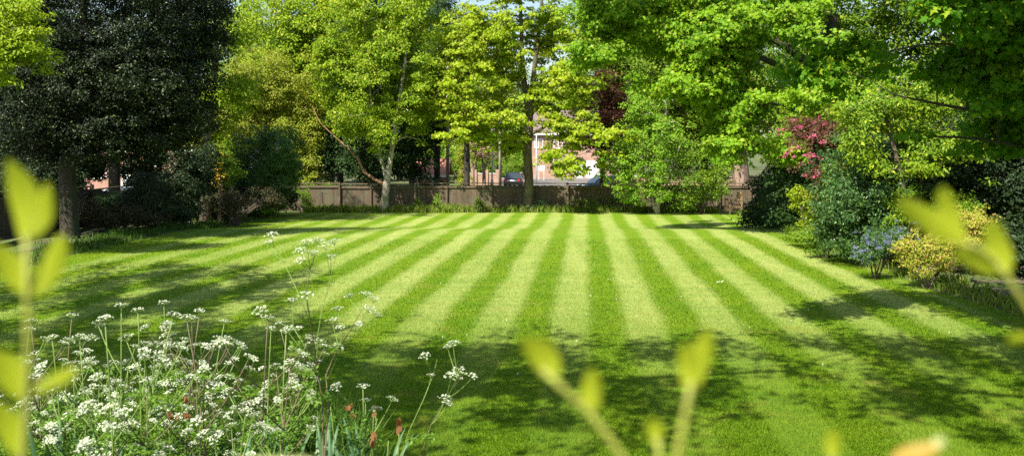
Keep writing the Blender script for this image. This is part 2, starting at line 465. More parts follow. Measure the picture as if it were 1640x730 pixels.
M['lf_holly'] = LM('glossy dark holly leaf', (.005, .012, .003), (.014, .026, .005), c3=(.07, .10, .02), third=.06, trans=.05, rough=.4, spec=.2)  # a few paler leaves, sparkle highlights painted into the colour
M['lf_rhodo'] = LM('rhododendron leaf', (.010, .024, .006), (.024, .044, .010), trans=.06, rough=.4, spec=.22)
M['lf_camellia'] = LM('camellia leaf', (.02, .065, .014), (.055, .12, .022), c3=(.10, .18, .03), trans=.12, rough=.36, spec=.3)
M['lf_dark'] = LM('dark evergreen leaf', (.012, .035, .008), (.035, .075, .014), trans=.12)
M['lf_middark'] = LM('mid green leaf', (.06, .15, .006), (.17, .27, .012), c3=(.24, .30, .03), trans=.3)
M['lf_lime'] = LM('lime leaf', (.20, .32, .012), (.36, .44, .02), trans=.4)
M['lf_lime2'] = LM('hazel leaf', (.07, .17, .010), (.24, .35, .015), c3=(.35, .42, .03), trans=.35)
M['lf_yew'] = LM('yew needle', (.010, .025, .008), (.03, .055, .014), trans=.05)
M['lf_grey'] = LM('grey green box leaf', (.025, .04, .02), (.05, .075, .03), trans=.1)
M['lf_crab'] = LM('reddish crab leaf', (.07, .025, .018), (.17, .08, .045), c3=(.13, .16, .03))
M['lf_spiraea'] = LM('golden spiraea leaf', (.22, .30, .02), (.42, .42, .05), c3=(.52, .36, .12), third=.22)
M['lf_far'] = LM('distant leaf', (.17, .25, .03), (.28, .36, .06), trans=.3)
M['lf_brown'] = LM('sparse brownish leaf', (.03, .035, .012), (.08, .07, .03), trans=.15)
M['fl_pink'] = LM('pink blossom', (.42, .07, .13), (.58, .16, .24), tcol=(1, .7, .7))
M['fl_blue'] = LM('blue flower', (.14, .16, .30), (.26, .28, .44), tcol=(.9, .9, 1))
M['fl_mauve'] = LM('mauve lilac flower', (.40, .30, .52), (.62, .52, .70), tcol=(1, .9, 1))
M['fl_yellow'] = LM('yellow flower', (.65, .38, .02), (.75, .52, .04), tcol=(1, .9, .3))
M['fl_white'] = LM('white flower', (.68, .70, .58), (.85, .86, .80), tcol=(1, 1, .9), trans=.25)
M['fl_blossom'] = LM('faded pink tree blossom', (.35, .22, .18), (.50, .38, .26), tcol=(1, .8, .7))

# ------------------------------------------------------------------ ground
def grid_mesh(name, xs, ys, zoff, mat, zf=gz, mask=None):
    X, Y = np.meshgrid(xs, ys); Z = zf(X, Y) + zoff
    V = np.stack([X, Y, Z], -1).reshape(-1, 3); nx = len(xs); ny = len(ys)
    i = (np.arange(ny - 1)[:, None] * nx + np.arange(nx - 1)[None]).ravel(); Fc = np.stack([i, i + 1, i + nx + 1, i + nx], 1)
    if mask is not None:
        c = V[Fc].mean(1); Fc = Fc[mask(c[:, 0], c[:, 1])]
    return np_mesh(name, V, [Fc], mat, smooth=True)

m, N, L, bs = new_mat('soil and rough growth')
g = N.new('ShaderNodeNewGeometry'); pos = g.outputs['Position']
soil = mixc(N, L, maprange(N, L, noise(N, L, 6., 5, .7, pos), .3, .7), (.045, .035, .022), (.16, .12, .08))
gr = mixc(N, L, maprange(N, L, noise(N, L, 14., 4, .7, pos), .3, .7), (.03, .07, .008), (.10, .16, .02))
L.new(mixc(N, L, maprange(N, L, noise(N, L, .9, 4, .6, pos), .42, .58), soil, gr), bs.inputs['Base Color']); bs.inputs['Roughness'].default_value = .95
b = N.new('ShaderNodeBump'); b.inputs['Distance'].default_value = .06; L.new(noise(N, L, 12., 5, .7, pos), b.inputs['Height']); L.new(b.outputs[0], bs.inputs['Normal'])
M['soil'] = m
xs = np.concatenate([[-900, -400, -150, -80, -50], np.linspace(-30, 30, 121), [50, 80, 150, 400, 900]])
ys = np.concatenate([[-300, -100, -30], np.linspace(-10, 60, 141), [70, 90, 120, 160, 250, 500, 1500]])
tag(grid_mesh('ground', xs, ys, 0, M['soil']), kind='structure')
M['lawn'] = lawn_mat('striped lawn')
def lawn_x(u, y):
    l = -13.5 + .18 * np.sin(y * .55) + .1 * np.sin(y * 1.7); r = right_edge(y) + .12 * np.sin(y * .8) + .08 * np.sin(y * 2.3)
    return l + (r - l) * u
U = np.linspace(0, 1, 80); YY = np.linspace(7.6, 54.6, 180)
UU, YG = np.meshgrid(U, YY); XG = lawn_x(UU, YG)
V = np.stack([XG, YG, gz(XG, YG) + .012 + .1 * 0], -1).reshape(-1, 3)
i = (np.arange(179)[:, None] * 80 + np.arange(79)[None]).ravel()
tag(np_mesh('lawn', V, [np.stack([i, i + 1, i + 81, i + 80], 1)], M['lawn'], smooth=True), kind='structure')

# grass blades standing in the turf, leaning with the mower's passes
def grass_blades(name, n, ylo, yhi, hgt, wid, mat, seed, xr=None, inside=True, lean=.55):
    rng = np.random.default_rng(seed)
    u = rng.uniform(0, 1, n); y = 1. / (1. / ylo + u * (1. / yhi - 1. / ylo))
    hw = y * 820 / F * 1.04
    x = rng.uniform(-1, 1, n) * hw if xr is None else rng.uniform(xr[0], xr[1], n)
    if inside: ok = (x > -13.4) & (x < right_edge(y) - .02)
    else: ok = np.ones(n, bool)
    x, y = x[ok], y[ok]; n = len(x)
    z = gz(x, y) + .01; sc = (y / 10.) ** .55
    h = hgt * rng.uniform(.5, 1.3, n) * sc ** .4; wd = wid * rng.uniform(.6, 1.3, n) * sc
    st = np.cos((x - STRIPE_K * y - STRIPE_0) * 2 * np.pi / STRIPE_P) > 0
    ly = np.where(st, lean, -lean) + rng.normal(size=n) * .35; lx = rng.normal(size=n) * .45
    a = rng.uniform(0, np.pi, n); dx, dy = np.cos(a) * wd / 2, np.sin(a) * wd / 2
    v0 = np.stack([x - dx, y - dy, z], 1); v1 = np.stack([x + dx, y + dy, z], 1)
    v2 = np.stack([x + lx * h, y + ly * h, z + h], 1)
    V = np.stack([v0, v1, v2], 1).reshape(-1, 3)
    return np_mesh(name, V, [np.arange(3 * n).reshape(n, 3)], mat)
M['blade'] = lawn_mat('grass blade', blades=True)
tag(grass_blades('lawn_grass', 620000, 8.2, 34, .042, .006, M['blade'], 11), 'short mown grass of the striped lawn', 'grass', kind='stuff')

# long grass at the lawn's edges
M['rough'] = LM('long edge grass', (.10, .19, .02), (.26, .34, .05), c3=(.38, .38, .12), trans=.35)
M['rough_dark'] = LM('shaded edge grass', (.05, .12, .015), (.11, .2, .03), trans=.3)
def tufts(name, pts, hgt, wid, mat, seed, per=16, spread=.14):
    rng = np.random.default_rng(seed); pts = np.asarray(pts); idx = np.repeat(np.arange(len(pts)), per); n = len(idx)
    x = pts[idx, 0] + rng.normal(size=n) * spread; y = pts[idx, 1] + rng.normal(size=n) * spread; z = gz(x, y)
    h = hgt * rng.uniform(.4, 1.25, n) * rng.uniform(.6, 1.2, len(pts))[idx]; a = rng.uniform(0, 6.28, n); dx, dy = np.cos(a) * wid / 2, np.sin(a) * wid / 2
    lx, ly = rng.normal(size=n) * .28 * h, rng.normal(size=n) * .28 * h
    V = np.stack([np.stack([x - dx, y - dy, z], 1), np.stack([x + dx, y + dy, z], 1),
                  np.stack([x + dx * .8 + lx * .4, y + dy * .8 + ly * .4, z + h * .6], 1), np.stack([x + lx * 1.3, y + ly * 1.3, z + h], 1),
                  np.stack([x - dx * .8 + lx * .4, y - dy * .8 + ly * .4, z + h * .6], 1)], 1).reshape(-1, 3)
    return np_mesh(name, V, [np.arange(5 * n).reshape(n, 5)], mat)
R = np.random.default_rng(3)
q = [(R.uniform(-12, 12), R.uniform(54.6, 55.9)) for _ in range(500)] + [(R.uniform(-12, -3), R.uniform(54.4, 55.8)) for _ in range(260)]
tag(tufts('fence_grass', q, .42, .035, M['rough'], 4), 'yellowish long grass growing along the foot of the back fence', 'grass', kind='stuff')
q = []
for _ in range(620):
    y = R.uniform(10, 54); q.append((float(right_edge(y)) + abs(R.normal()) * .35 + .03, y))
tag(tufts('right_edge_grass', q, .26, .02, M['rough'], 5, spread=.1), 'tall uncut grass along the right edge of the lawn', 'grass', kind='stuff')
q = []
for _ in range(800):
    y = R.uniform(14, 54); q.append((-13.55 - abs(R.normal()) * .7, y))
tag(tufts('left_edge_grass', q, .22, .025, M['rough_dark'], 6, spread=.16), 'shaded rough grass along the left edge of the lawn', 'grass', kind='stuff')

# small daisies and clover on the lawn
dm = MB(); rng = np.random.default_rng(8)
pts = [P(1152, 454, 22.8), P(1149, 455, 22.75), P(1156, 455, 22.75), P(1158, 453, 22.9)]
for p in pts + [(rng.uniform(-3, 9), rng.uniform(12, 34), 0) for _ in range(60)]:
    x, y = p[0], p[1]; z = g1(x, y); s = .022 if len(dm.V) < 8 else .011
    dm.tube([(x, y, z), (x, y, z + .045)], .002, 4); dm.tube([(x, y, z + .045), (x, y, z + .053)], [s, s * .9], 8)
tag(dm.build('daisies', M['fl_white']), 'tiny white daisies dotted in the mown lawn', 'flowers', kind='stuff')

# ------------------------------------------------------------------ beyond the fence: road, pavement, kerb
M['asphalt'] = plain('asphalt', (.13, .12, .115), .9, .2, 1.5)
M['paving'] = plain('paving', (.26, .23, .20), .9, .15, 2.)
M['kerb'] = plain('kerb stone', (.33, .31, .28), .85, .15, 2.)
def slab(name, x0, x1, y0, y1, z, t, mat, kind='structure'):
    mb = MB(); mb.box(((x0 + x1) / 2, (y0 + y1) / 2, z - t / 2), (x1 - x0, y1 - y0, t)); return tag(mb.build(name, mat), kind=kind)
GF = -.42
slab('road', -90, 90, 66, 76, GF + .01, .06, M['asphalt'])
mb = MB(); mb.prism([(0., 76.01), (12., 76.01), (16.5, 128.), (-3., 128.)], 'y', 0, 1) if False else None
mb = MB(); mb.add([(1., 75.9, GF + .016), (14., 75.9, GF + .016), (17., 117., GF + .016), (-4., 117., GF + .016), (1., 75.9, GF - .05), (14., 75.9, GF - .05), (17., 117., GF - .05), (-4., 117., GF - .05)],
                  [(0, 1, 2, 3), (7, 6, 5, 4), (0, 4, 5, 1), (1, 5, 6, 2), (2, 6, 7, 3), (3, 7, 4, 0)])
tag(mb.build('side_road', M['asphalt']), kind='structure')
slab('pavement', -90, 90, 62.5, 65.85, GF + .12, .2, M['paving'])
slab('kerb', -90, 90, 65.86, 66.0, GF + .125, .2, M['kerb'])
slab('house_pavement', -5, 20, 117.0, 119.2, GF + .12, .2, M['paving'])

# ------------------------------------------------------------------ fences
M['fence'] = wood_mat('weathered fence boards', (.05, .036, .022), (.16, .12, .072))
M['fence_rail'] = wood_mat('weathered fence rail', (.05, .038, .024), (.18, .135, .085), horizontal=True)
M['fence_dark'] = wood_mat('dark shaded fence', (.035, .028, .02), (.09, .07, .045))  # darker fence wood, the shade under the trees put into its colour
M['fence_pink'] = wood_mat('new pinkish fence boards', (.36, .22, .15), (.50, .33, .24), stain=(.3, .2, .14))
def fence(name, label, A, B, h, mats, post_gap=4.57, bw=.14, side=-1, posts=None, mid=True):
    """board fence from A to B, rails and posts on the side facing the garden"""
    A = Vector(A); B = Vector(B); d = (B - A); Ln = d.length; d.normalize(); nr = Vector((d.y, -d.x)) * -side * -1
    z = g1(A.x, A.y); rz = math.atan2(d.y, d.x)
    t = empty(name, ((A.x + B.x) / 2, (A.y + B.y) / 2, z), label, 'fence')
    rng = random.Random(5); n = int(Ln / bw); mb = MB()
    for i in range(n):
        c = A + d * (i + .5) * bw; zz = g1(c.x, c.y); hh = h - .1 + rng.uniform(-.02, .02) - .05
        mb.box((c.x, c.y, zz + .12 + (hh - .12) / 2), (bw * .985, .02, hh - .12), rz + rng.uniform(-.03, .03))
    mb.build('boards', mats[0], t, world=True)
    seg = max(1, round(Ln / post_gap))
    for nm, zz, dz, off, th in (('top_rail', h - .27, .09, .045, .06), ('bottom_rail', .28, .09, .045, .06), ('capping', h - .035, .055, .01, .13), ('gravel_board', .09, .17, .012, .03)):
        mb = MB()
        for i in range(seg):
            a = A + d * (Ln * i / seg); b2 = A + d * (Ln * (i + 1) / seg); c = (a + b2) / 2 + nr * off; za = g1(a.x, a.y); zb = g1(b2.x, b2.y)
            mb.box((c.x, c.y, (za + zb) / 2 + zz + .028 * math.sin(i * 2.3)), (Ln / seg - .004, th, dz), rz, tilt=('Y', .006 * math.sin(i * 3.7 + 1)))
        mb.build(nm, mats[1], t, world=True)
    ps = [Ln * i / seg for i in range(seg + 1)]
    for q in ps:
        c = A + d * q + nr * .12; mb = MB(); mb.box((c.x, c.y, g1(c.x, c.y) + (h + .02) / 2 - .1), (.13, .12, h + .22), rz, .01); mb.build('post', mats[1], t, world=True)
        if mid and q < Ln - 1:
            c = A + d * (q + 1.9) + nr * .10; mb = MB(); mb.box((c.x, c.y, g1(c.x, c.y) + h * .48), (.07, .06, h * .9), rz, .006); mb.build('batten', mats[1], t, world=True)
    return t
Xp = lambda px, Y: (px - 820) / F * Y
x0 = Xp(787, 56.3)
fence('back_fence', 'long weathered brown board fence across the end of the lawn', (x0 - 4.57 * 4, 56.4), (x0 + 4.57 * 4, 56.4), 1.68, (M['fence'], M['fence_rail']), side=1)
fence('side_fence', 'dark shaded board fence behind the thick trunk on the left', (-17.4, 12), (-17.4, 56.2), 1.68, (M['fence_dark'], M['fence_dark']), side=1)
fence('pale_fence', 'pinkish new board fence beyond the garden fence on the right', (6.5, 61.5), (26, 61.5), 2.0 - .1, (M['fence_pink'], M['fence_pink']), mid=False, side=-1)

# ------------------------------------------------------------------ houses
def brick_mat(name, a, b, mortar=(.42, .38, .33)):
    m, N, L, bs = new_mat(name); g = N.new('ShaderNodeNewGeometry'); sx = N.new('ShaderNodeSeparateXYZ'); L.new(g.outputs['Position'], sx.inputs[0])
    cx = N.new('ShaderNodeCombineXYZ'); L.new(mathn(N, L, 'ADD', sx.outputs[0], sx.outputs[1]), cx.inputs[0]); L.new(sx.outputs[2], cx.inputs[1])
    br = N.new('ShaderNodeTexBrick'); L.new(cx.outputs[0], br.inputs['Vector']); br.inputs['Scale'].default_value = 1.
    br.inputs['Brick Width'].default_value = .225; br.inputs['Row Height'].default_value = .075; br.inputs['Mortar Size'].default_value = .01
    br.inputs['Color1'].default_value = (*a, 1); br.inputs['Color2'].default_value = (*b, 1); br.inputs['Mortar'].default_value = (*mortar, 1)
    n = maprange(N, L, noise(N, L, 1.2, 4, vec=g.outputs['Position']), .3, .7)
    L.new(mixc(N, L, 1., br.outputs[0], mixc(N, L, n, (.8, .8, .8), (1.15, 1.1, 1.1)), 'MULTIPLY'), bs.inputs['Base Color']); bs.inputs['Roughness'].default_value = .9
    return m
M['brick'] = brick_mat('pink orange brick', (.30, .14, .085), (.38, .20, .13))
M['brick_red'] = brick_mat('red brick', (.34, .12, .075), (.42, .17, .11))
M['roof'] = plain('brown roof tile', (.16, .12, .10), .85, .2, 3.)
M['roof_red'] = plain('red roof tile', (.42, .19, .13), .85, .2, 3.)
M['upvc'] = plain('white plastic frame', (.80, .80, .78), .4, .03)
M['glass'] = glass_mat('window glass')
M['render'] = plain('pale render', (.62, .60, .56), .85, .06)
def window(t, x, y, z, w_, h_, bars=2):
    "window in a wall facing -Y whose face lies at y"
    mb = MB(); f = .09
    mb.box((x, y - .03, z + h_ / 2 - f / 2), (w_, .1, f)); mb.box((x, y - .03, z - h_ / 2 + f / 2), (w_, .1, f))
    for s in (-1, 1): mb.box((x + s * (w_ / 2 - f / 2), y - .03, z), (f, .1, h_ - 2 * f - .002))
    for k in range(1, bars): mb.box((x - w_ / 2 + w_ * k / bars, y - .03, z), (f * .8, .09, h_ - 2 * f - .002))
    o = mb.build('window', M['upvc'], t, world=True)
    g_ = MB(); g_.box((x, y - .004, z), (w_ - f, .02, h_ - f)); g_.build('pane', M['glass'], o, world=True)
    s_ = MB(); s_.box((x, y - .08, z - h_ / 2 - .05), (w_ + .2, .16, .07)); s_.build('sill', M['upvc'], o, world=True)
    for c in (o,):
        for ch in c.children: pass
    return o
def house(name, label, x0, x1, y0, depth, eave, ridge, wall, roof, wins, doors=(), gable=False, chim=None):
    t = empty(name, ((x0 + x1) / 2, y0, GF), label, 'house')
    mb = MB()
    if gable:
        xm = (x0 + x1) / 2; mb.prism([(x0, GF), (x1, GF), (x1, eave), (xm, ridge - .12), (x0, eave)], 'y', y0, y0 + depth)
    else:
        ym = y0 + depth / 2; mb.prism([(y0, GF), (y0 + depth, GF), (y0 + depth, eave), (ym, ridge - .12), (y0, eave)], 'x', x0, x1)
    mb.build('wall', wall, t, world=True)
    mb = MB(); th = .14; ov = .4
    if gable:
        s = (ridge - eave) / ((x1 - x0) / 2)
        for sg in (-1, 1):
            xe = (x0 - ov) if sg < 0 else (x1 + ov); ze = eave - ov * s
            mb.prism([(xe, ze), (xm, ridge), (xm, ridge + th), (xe, ze + th)], 'y', y0 - .3, y0 + depth + .3)
    else:
        s = (ridge - eave) / (depth / 2)
        mb.prism([(y0 - ov, eave - ov * s), (ym, ridge), (ym, ridge + th), (y0 - ov, eave - ov * s + th)], 'x', x0 - .3, x1 + .3)
        mb.prism([(y0 + depth + ov, eave - ov * s), (ym, ridge + .001), (ym, ridge + th), (y0 + depth + ov, eave - ov * s + th)], 'x', x0 - .3, x1 + .3)
    rf = mb.build('roof', roof, t, world=True)
    if not gable:
        mb = MB(); mb.box(((x0 + x1) / 2, y0 - ov - .05, eave - ov * s + .02), (x1 - x0 + .6, .1, .2)); mb.build('gutter', M['upvc'], t, world=True)
    if chim:
        mb = MB(); mb.box((chim, y0 + depth / 2 - .2, ridge + .5), (.9, .6, 1.8), bev=.02); mb.build('chimney', wall, rf, world=True)
    for (x, z, w_, h_, b_) in wins: window(t, x, y0, z, w_, h_, b_)
    for (x, w_, h_) in doors:
        mb = MB(); mb.box((x, y0 - .03, GF + .15 + h_ / 2), (w_, .1, h_), bev=.01); d = mb.build('door', M['upvc'], t, world=True)
        mb = MB(); mb.box((x, y0 - .09, GF + h_ * .72), (w_ * .5, .02, h_ * .35)); mb.build('pane', M['glass'], d, world=True)
        mb = MB(); mb.box((x + w_ * .38, y0 - .11, GF + h_ * .5), (.04, .06, .16)); mb.build('handle', M['roof'], d, world=True)
    return t
HY = 118.; hx = lambda px: Xp(px, HY); hz = lambda py: CAMH - (py - HOR) / F * HY
house('brick_house', 'pinkish brick house with white windows seen through the middle trees', hx(850), hx(1012), HY, 8, 5.45, 8.2, M['brick'], M['roof'],
      [(hx(863), hz(230), 1.1, 1.15, 2), (hx(894), hz(231), 1.15, 1.15, 2), (hx(931), hz(231), 1.15, 1.15, 2), (hx(968), hz(231), 1.15, 1.15, 2), (hx(894), hz(262), 1.25, 1.9, 2), (hx(975), hz(262), 1.3, 1.5, 2)],
      [(hx(928), .95, 2.1), (hx(953), 2.3, 2.15)], chim=hx(980))
house('red_brick_house', 'red brick house with tiled roof beyond the dark trees on the left', -45, -27.5, 86, 9, 4.7, 7.6, M['brick_red'], M['roof_red'],
      [(-42, 1.2, 1.6, 1.2, 2), (-38, 1.2, 1.6, 1.2, 2), (-33, 1.2, 1.6, 1.2, 2), (-30, 3.6, 1.3, 1.1, 2), (-36, 3.6, 1.3, 1.1, 2)], [(-35.4, .95, 2.1)], chim=-38)
# small brick outhouse left of the pale trunk beyond the fence
house('brick_outhouse', 'low orange brick outhouse just over the fence left of the pale pole', Xp(655, 76), Xp(712, 76), 77.5, 3, 1.35, 2.4, M['brick'], M['roof_red'],
      [(Xp(672, 76), .6, .7, .6, 1)], [(Xp(695, 76), .75, 1.6)])
# ------------------------------------------------------------------ front garden walls with pillars
def garden_wall(name, label, xs, Y, h, ph):
    t = empty(name, (sum(xs) / len(xs), Y, GF), label, 'wall')
    mb = MB(); cp = MB()
    for a, b in zip(xs[:-1], xs[1:]):
        mb.box(((a + b) / 2, Y, GF + h / 2), (b - a - .5, .22, h)); cp.box(((a + b) / 2, Y, GF + h + .04), (b - a - .52, .32, .078))
    mb.build('brickwork', M['brick'], t, world=True); cp.build('coping', M['render'], t, world=True)
    for x in xs:
        mb = MB(); mb.box((x, Y, GF + ph / 2), (.5, .5, ph), bev=.01); o = mb.build('pillar', M['brick'], t, world=True)
        mb = MB(); mb.box((x, Y, GF + ph + .05), (.6, .6, .1), bev=.02); mb.build('capstone', M['render'], o, world=True)
    return t
garden_wall('garden_wall', 'low pink brick garden wall with square pillars left of the central trunk', [Xp(740, 98), Xp(760, 98), Xp(778, 98), Xp(798, 98)], 98, 1.15, 1.6)
garden_wall('garden_wall', 'low brick front wall beside the parked dark blue car', [Xp(985, 90), Xp(1004, 90), Xp(1030, 90), Xp(1060, 90)], 90, 1.1, 1.5)

# ------------------------------------------------------------------ poles
M['pole_pale'] = plain('pale painted metal', (.62, .62, .60), .5, .06)
M['pole_wood'] = wood_mat('grey pole timber', (.28, .23, .18), (.42, .36, .28))
def pole(name, label, px, Y, top, r, mat, cross=None, lamp=False, sign=False):
    x = Xp(px, Y); t = empty(name, (x, Y, GF), label, 'pole' if not lamp else 'street lamp')
    mb = MB(); mb.tube([(x, Y, GF - .1), (x, Y, (GF + top) / 2), (x, Y, top)], [r, r * .9, r * .72], 10); mb.build('shaft', mat, t, world=True, smooth=True)
    if cross:
        mb = MB(); mb.box((x, Y - r - .04, cross), (1.5, .09, .11), bev=.01); o = mb.build('crossarm', mat, t, world=True)
        for s in (-.6, -.25, .25, .6):
            mb = MB(); mb.tube([(x + s, Y - r - .04, cross + .05), (x + s, Y - r - .04, cross + .14), (x + s, Y - r - .04, cross + .2)], [.03, .05, .03], 8); mb.build('insulator', M['pole_pale'], o, world=True)
    if lamp:
        mb = MB(); mb.tube([(x, Y, top), (x - .3, Y, top + .35), (x - 1.1, Y, top + .5)], [.05, .045, .04], 8); a = mb.build('arm', mat, t, world=True, smooth=True)
        mb = MB(); mb.box((x - 1.45, Y, top + .5), (.7, .26, .14), bev=.04); mb.build('lamp_head', M['pole_pale'], t, world=True)
        mb = MB(); mb.box((x, Y, GF + .55), (.22, .22, 1.3), bev=.03); mb.build('base', mat, t, world=True)
    if sign:
        mb = MB(); mb.box((x, Y - .05, top - .3), (.5, .02, .35), bev=.004); mb.build('sign_plate', M['upvc'], t, world=True)
    return t
pole('utility_pole', 'thick pale pole standing just beyond the fence beside the birch crown', 717, 64, 9.5, .125, M['pole_wood'])
pole('street_lamp', 'slim pale street lamp column left of the central tree', 788, 78, 7.2, .07, M['pole_pale'], lamp=True)
pole('utility_pole', 'wooden utility pole with a crossarm left of the central trunk', 801, 82, 9.0, .14, M['pole_wood'], cross=CAMH - (207 - HOR) / F * 82)
pole('sign_post', 'thin white post in front of the pink brick house', 859, 100, 5.0, .055, M['pole_pale'], sign=False)
# low white sign by the road
t = empty('notice_board', (Xp(867, 112), 112, GF), 'small white notice board standing on the pavement at the house corner', 'sign')
mb = MB(); mb.box((Xp(867, 112), 112, 1.05), (.75, .05, .6), bev=.01); mb.build('board', M['upvc'], t, world=True)
for s in (-.3, .3):
    mb = MB(); mb.box((Xp(867, 112) + s, 112.06, .2), (.06, .06, 1.3)); mb.build('leg', M['pole_pale'], t, world=True)

# ------------------------------------------------------------------ cars
def paint(name, c):
    m, N, L, bs = new_mat(name); bs.inputs['Base Color'].default_value = (*c, 1); bs.inputs['Roughness'].default_value = .25
    bs.inputs['Coat Weight'].default_value = .8; bs.inputs['Coat Roughness'].default_value = .05; bs.inputs['Metallic'].default_value = .3
    return m
M['rubber'] = plain('tyre rubber', (.02, .02, .02), .85); M['rim'] = plain('alloy', (.5, .5, .52), .3, .05, metal=.8)
M['lamp_red'] = plain('red lamp', (.45, .02, .02), .2); M['lamp_clear'] = plain('clear lamp', (.7, .7, .7), .15)
def car(label, loc, rz, color, group=None):
    t = empty('parked_car', (0, 0, 0), label, 'car', group)
    # body: cross-sections along x (length 4.2)
    st = [(-2.1, .42, .62, .78), (-2.0, .30, .80, .86), (-1.3, .22, .88, .90), (-.4, .20, .90, .90), (.6, .20, .91, .90), (1.3, .22, .88, .90), (1.9, .28, .74, .86), (2.12, .42, .60, .74)]
    V = []; Fc = []
    for x, zl, zh, hw in st:
        V += [(x, -hw * .92, zl), (x, -hw, zl + .12), (x, -hw, zh - .12), (x, -hw * .9, zh), (x, hw * .9, zh), (x, hw, zh - .12), (x, hw, zl + .12), (x, hw * .92, zl)]
    for i in range(len(st) - 1):
        for j in range(8): Fc.append((i * 8 + j, i * 8 + (j + 1) % 8, (i + 1) * 8 + (j + 1) % 8, (i + 1) * 8 + j))
    Fc += [tuple(range(8)), tuple(range(len(st) * 8 - 1, len(st) * 8 - 9, -1))]
    MB().add(V, Fc).build('body', color, t, smooth=True)
    # cabin glass and roof
    def loft(lo, hi):
        V = []
        for (x0, x1, hw, z) in (lo, hi): V += [(x0, -hw, z), (x1, -hw, z), (x1, hw, z), (x0, hw, z)]
        return V, [(0, 1, 5, 4), (1, 2, 6, 5), (2, 3, 7, 6), (3, 0, 4, 7), (4, 5, 6, 7), (3, 2, 1, 0)]
    MB().add(*loft((-1.75, 1.05, .80, .87), (-1.25, .35, .64, 1.36))).build('windows', M['glass'], t)
    MB().add(*loft((-1.27, .37, .655, 1.34), (-1.1, .2, .56, 1.46))).build('roof', color, t)
    for s in (-1, 1):
        mb = MB()
        for a, b2 in (((-1.78, .81, .86), (-1.26, .655, 1.37)), ((-.4, .815, .87), (-.45, .66, 1.37)), ((1.08, .81, .86), (.36, .655, 1.37))):
            mb.tube([(a[0], s * a[1], a[2]), (b2[0], s * b2[1], b2[2])], .035, 6)
        mb.build('pillar', color, t)
        mb = MB(); mb.box((.75, s * .98, .95), (.12, .16, .12), bev=.03); mb.build('mirror', color, t)
        mb = MB(); mb.box((1.97, s * .6, .64), (.22, .34, .14), bev=.03); mb.build('headlight', M['lamp_clear'], t)
        mb = MB(); mb.box((-2.0, s * .66, .70), (.2, .26, .22), bev=.03); mb.build('tail_light', M['lamp_red'], t)
    for x in (-1.3, 1.32):
        for s in (-1, 1):
            mb = MB(); mb.tube([(x, s * .72, .31), (x, s * .74, .31), (x, s * .90, .31), (x, s * .92, .31)], [.27, .31, .31, .27], 20); wv = mb.build('wheel', M['rubber'], t)
            mb = MB(); mb.tube([(x, s * .86, .31), (x, s * .928, .31)], [.19, .17], 14); mb.build('rim', M['rim'], wv)
    t.location = loc; t.rotation_euler = (0, 0, rz); return t
car('dark blue car parked behind the fence below the brick house', (Xp(964, 80), 80, GF + .02), math.radians(200), paint('dark blue paint', (.012, .03, .06)))
car('white car glimpsed over the fence between the dark trees on the left', (Xp(190, 58), 58.5, GF + .02), math.radians(165), paint('white paint', (.75, .77, .8)))
car('dark car parked by the pavement left of the central trunk', (Xp(826, 92), 92, GF + .03), math.radians(80), paint('charcoal paint', (.03, .035, .04)))

# ------------------------------------------------------------------ garden chair by the right end of the back fence
M['chair'] = wood_mat('brown chair timber', (.20, .13, .07), (.34, .23, .13), horizontal=True, stain=(.2, .15, .09))
cx, cyy = Xp(1176, 53.4), 53.4
t = empty('garden_chair', (cx, cyy, g1(cx, cyy)), 'wooden garden armchair among shrubs at the right end of the back fence', 'chair', rz=math.radians(12))
def cb(nm, c, d, tilt=None): MB().box(c, d, bev=.006, tilt=tilt).build(nm, M['chair'], t)
for sy in (-.3, .3):
    cb('leg', (-.42, sy, .40), (.07, .07, .80)); cb('leg', (.32, sy, .55), (.07, .07, 1.1)); cb('armrest', (-.06, sy, .82), (.84, .1, .045)); cb('side_rail', (-.05, sy, .38), (.70, .045, .08))
cb('seat', (-.06, 0, .44), (.78, .55, .045)); cb('front_rail', (-.42, 0, .36), (.04, .53, .09))
mb = MB()
for k in range(5): mb.box((.37, -.24 + k * .12, .86), (.03, .09, .62), bev=.005)
mb.build('backrest', M['chair'], t); cb('top_rail', (.355, 0, 1.20), (.06, .68, .11))

# ------------------------------------------------------------------ trees and shrubs
def ln(Y, *pts):
    "trunk line from photo pixels at depth Y: (px, py, radius[, dY])"
    out = []
    for q in pts:
        y = Y + (q[3] if len(q) > 3 else 0); x, yy, z = P(q[0], q[1], y); out.append((x, yy, z, q[2]))
    return out
def gpx(Y): return HOR + (CAMH - (0 if Y < 40 else GF)) * F / Y + 3

# --- back row
Y = 55.0
tree('birch_tree', 'pale barked tree with a low branch reaching left in front of the fence', 'tree', P(616, 338, Y),
     [ln(Y, (616, 342, .32), (616, 330, .25), (619, 295, .21), (624, 262, .16), (629, 230, .13), (640, 160, .10), (650, 80, .07), (645, 0, .04)),
      ln(Y, (620, 290, .13), (612, 262, .10), (606, 235, .08), (598, 190, .06), (590, 120, .04))],
     [(618, 110, Y, 85, 110, 3.0), (570, 165, Y - .5, 42, 60, 1.8), (680, 140, Y - .5, 48, 85, 2.2), (640, 10, Y, 100, 90, 3.2), (610, 200, Y - 1.5, 32, 45, 1.), (540, 110, Y, 50, 80, 2.), (660, 215, Y - 1, 30, 40, 1.)],
     1000, 70, .42, .15, M['lf_birch'], M['bark_pale'], seed=21, gap=-.1, hang=.5, minbr=1.5)
o_b = [o for o in S.objects if o.get('label', '').startswith('pale barked')][0]
mb = MB(); q = ln(Y, (618, 296, .10), (600, 288, .09), (584, 276, .08), (573, 255, .07), (556, 236, .05), (535, 218, .035), (512, 196, .02), (500, 170, .01))
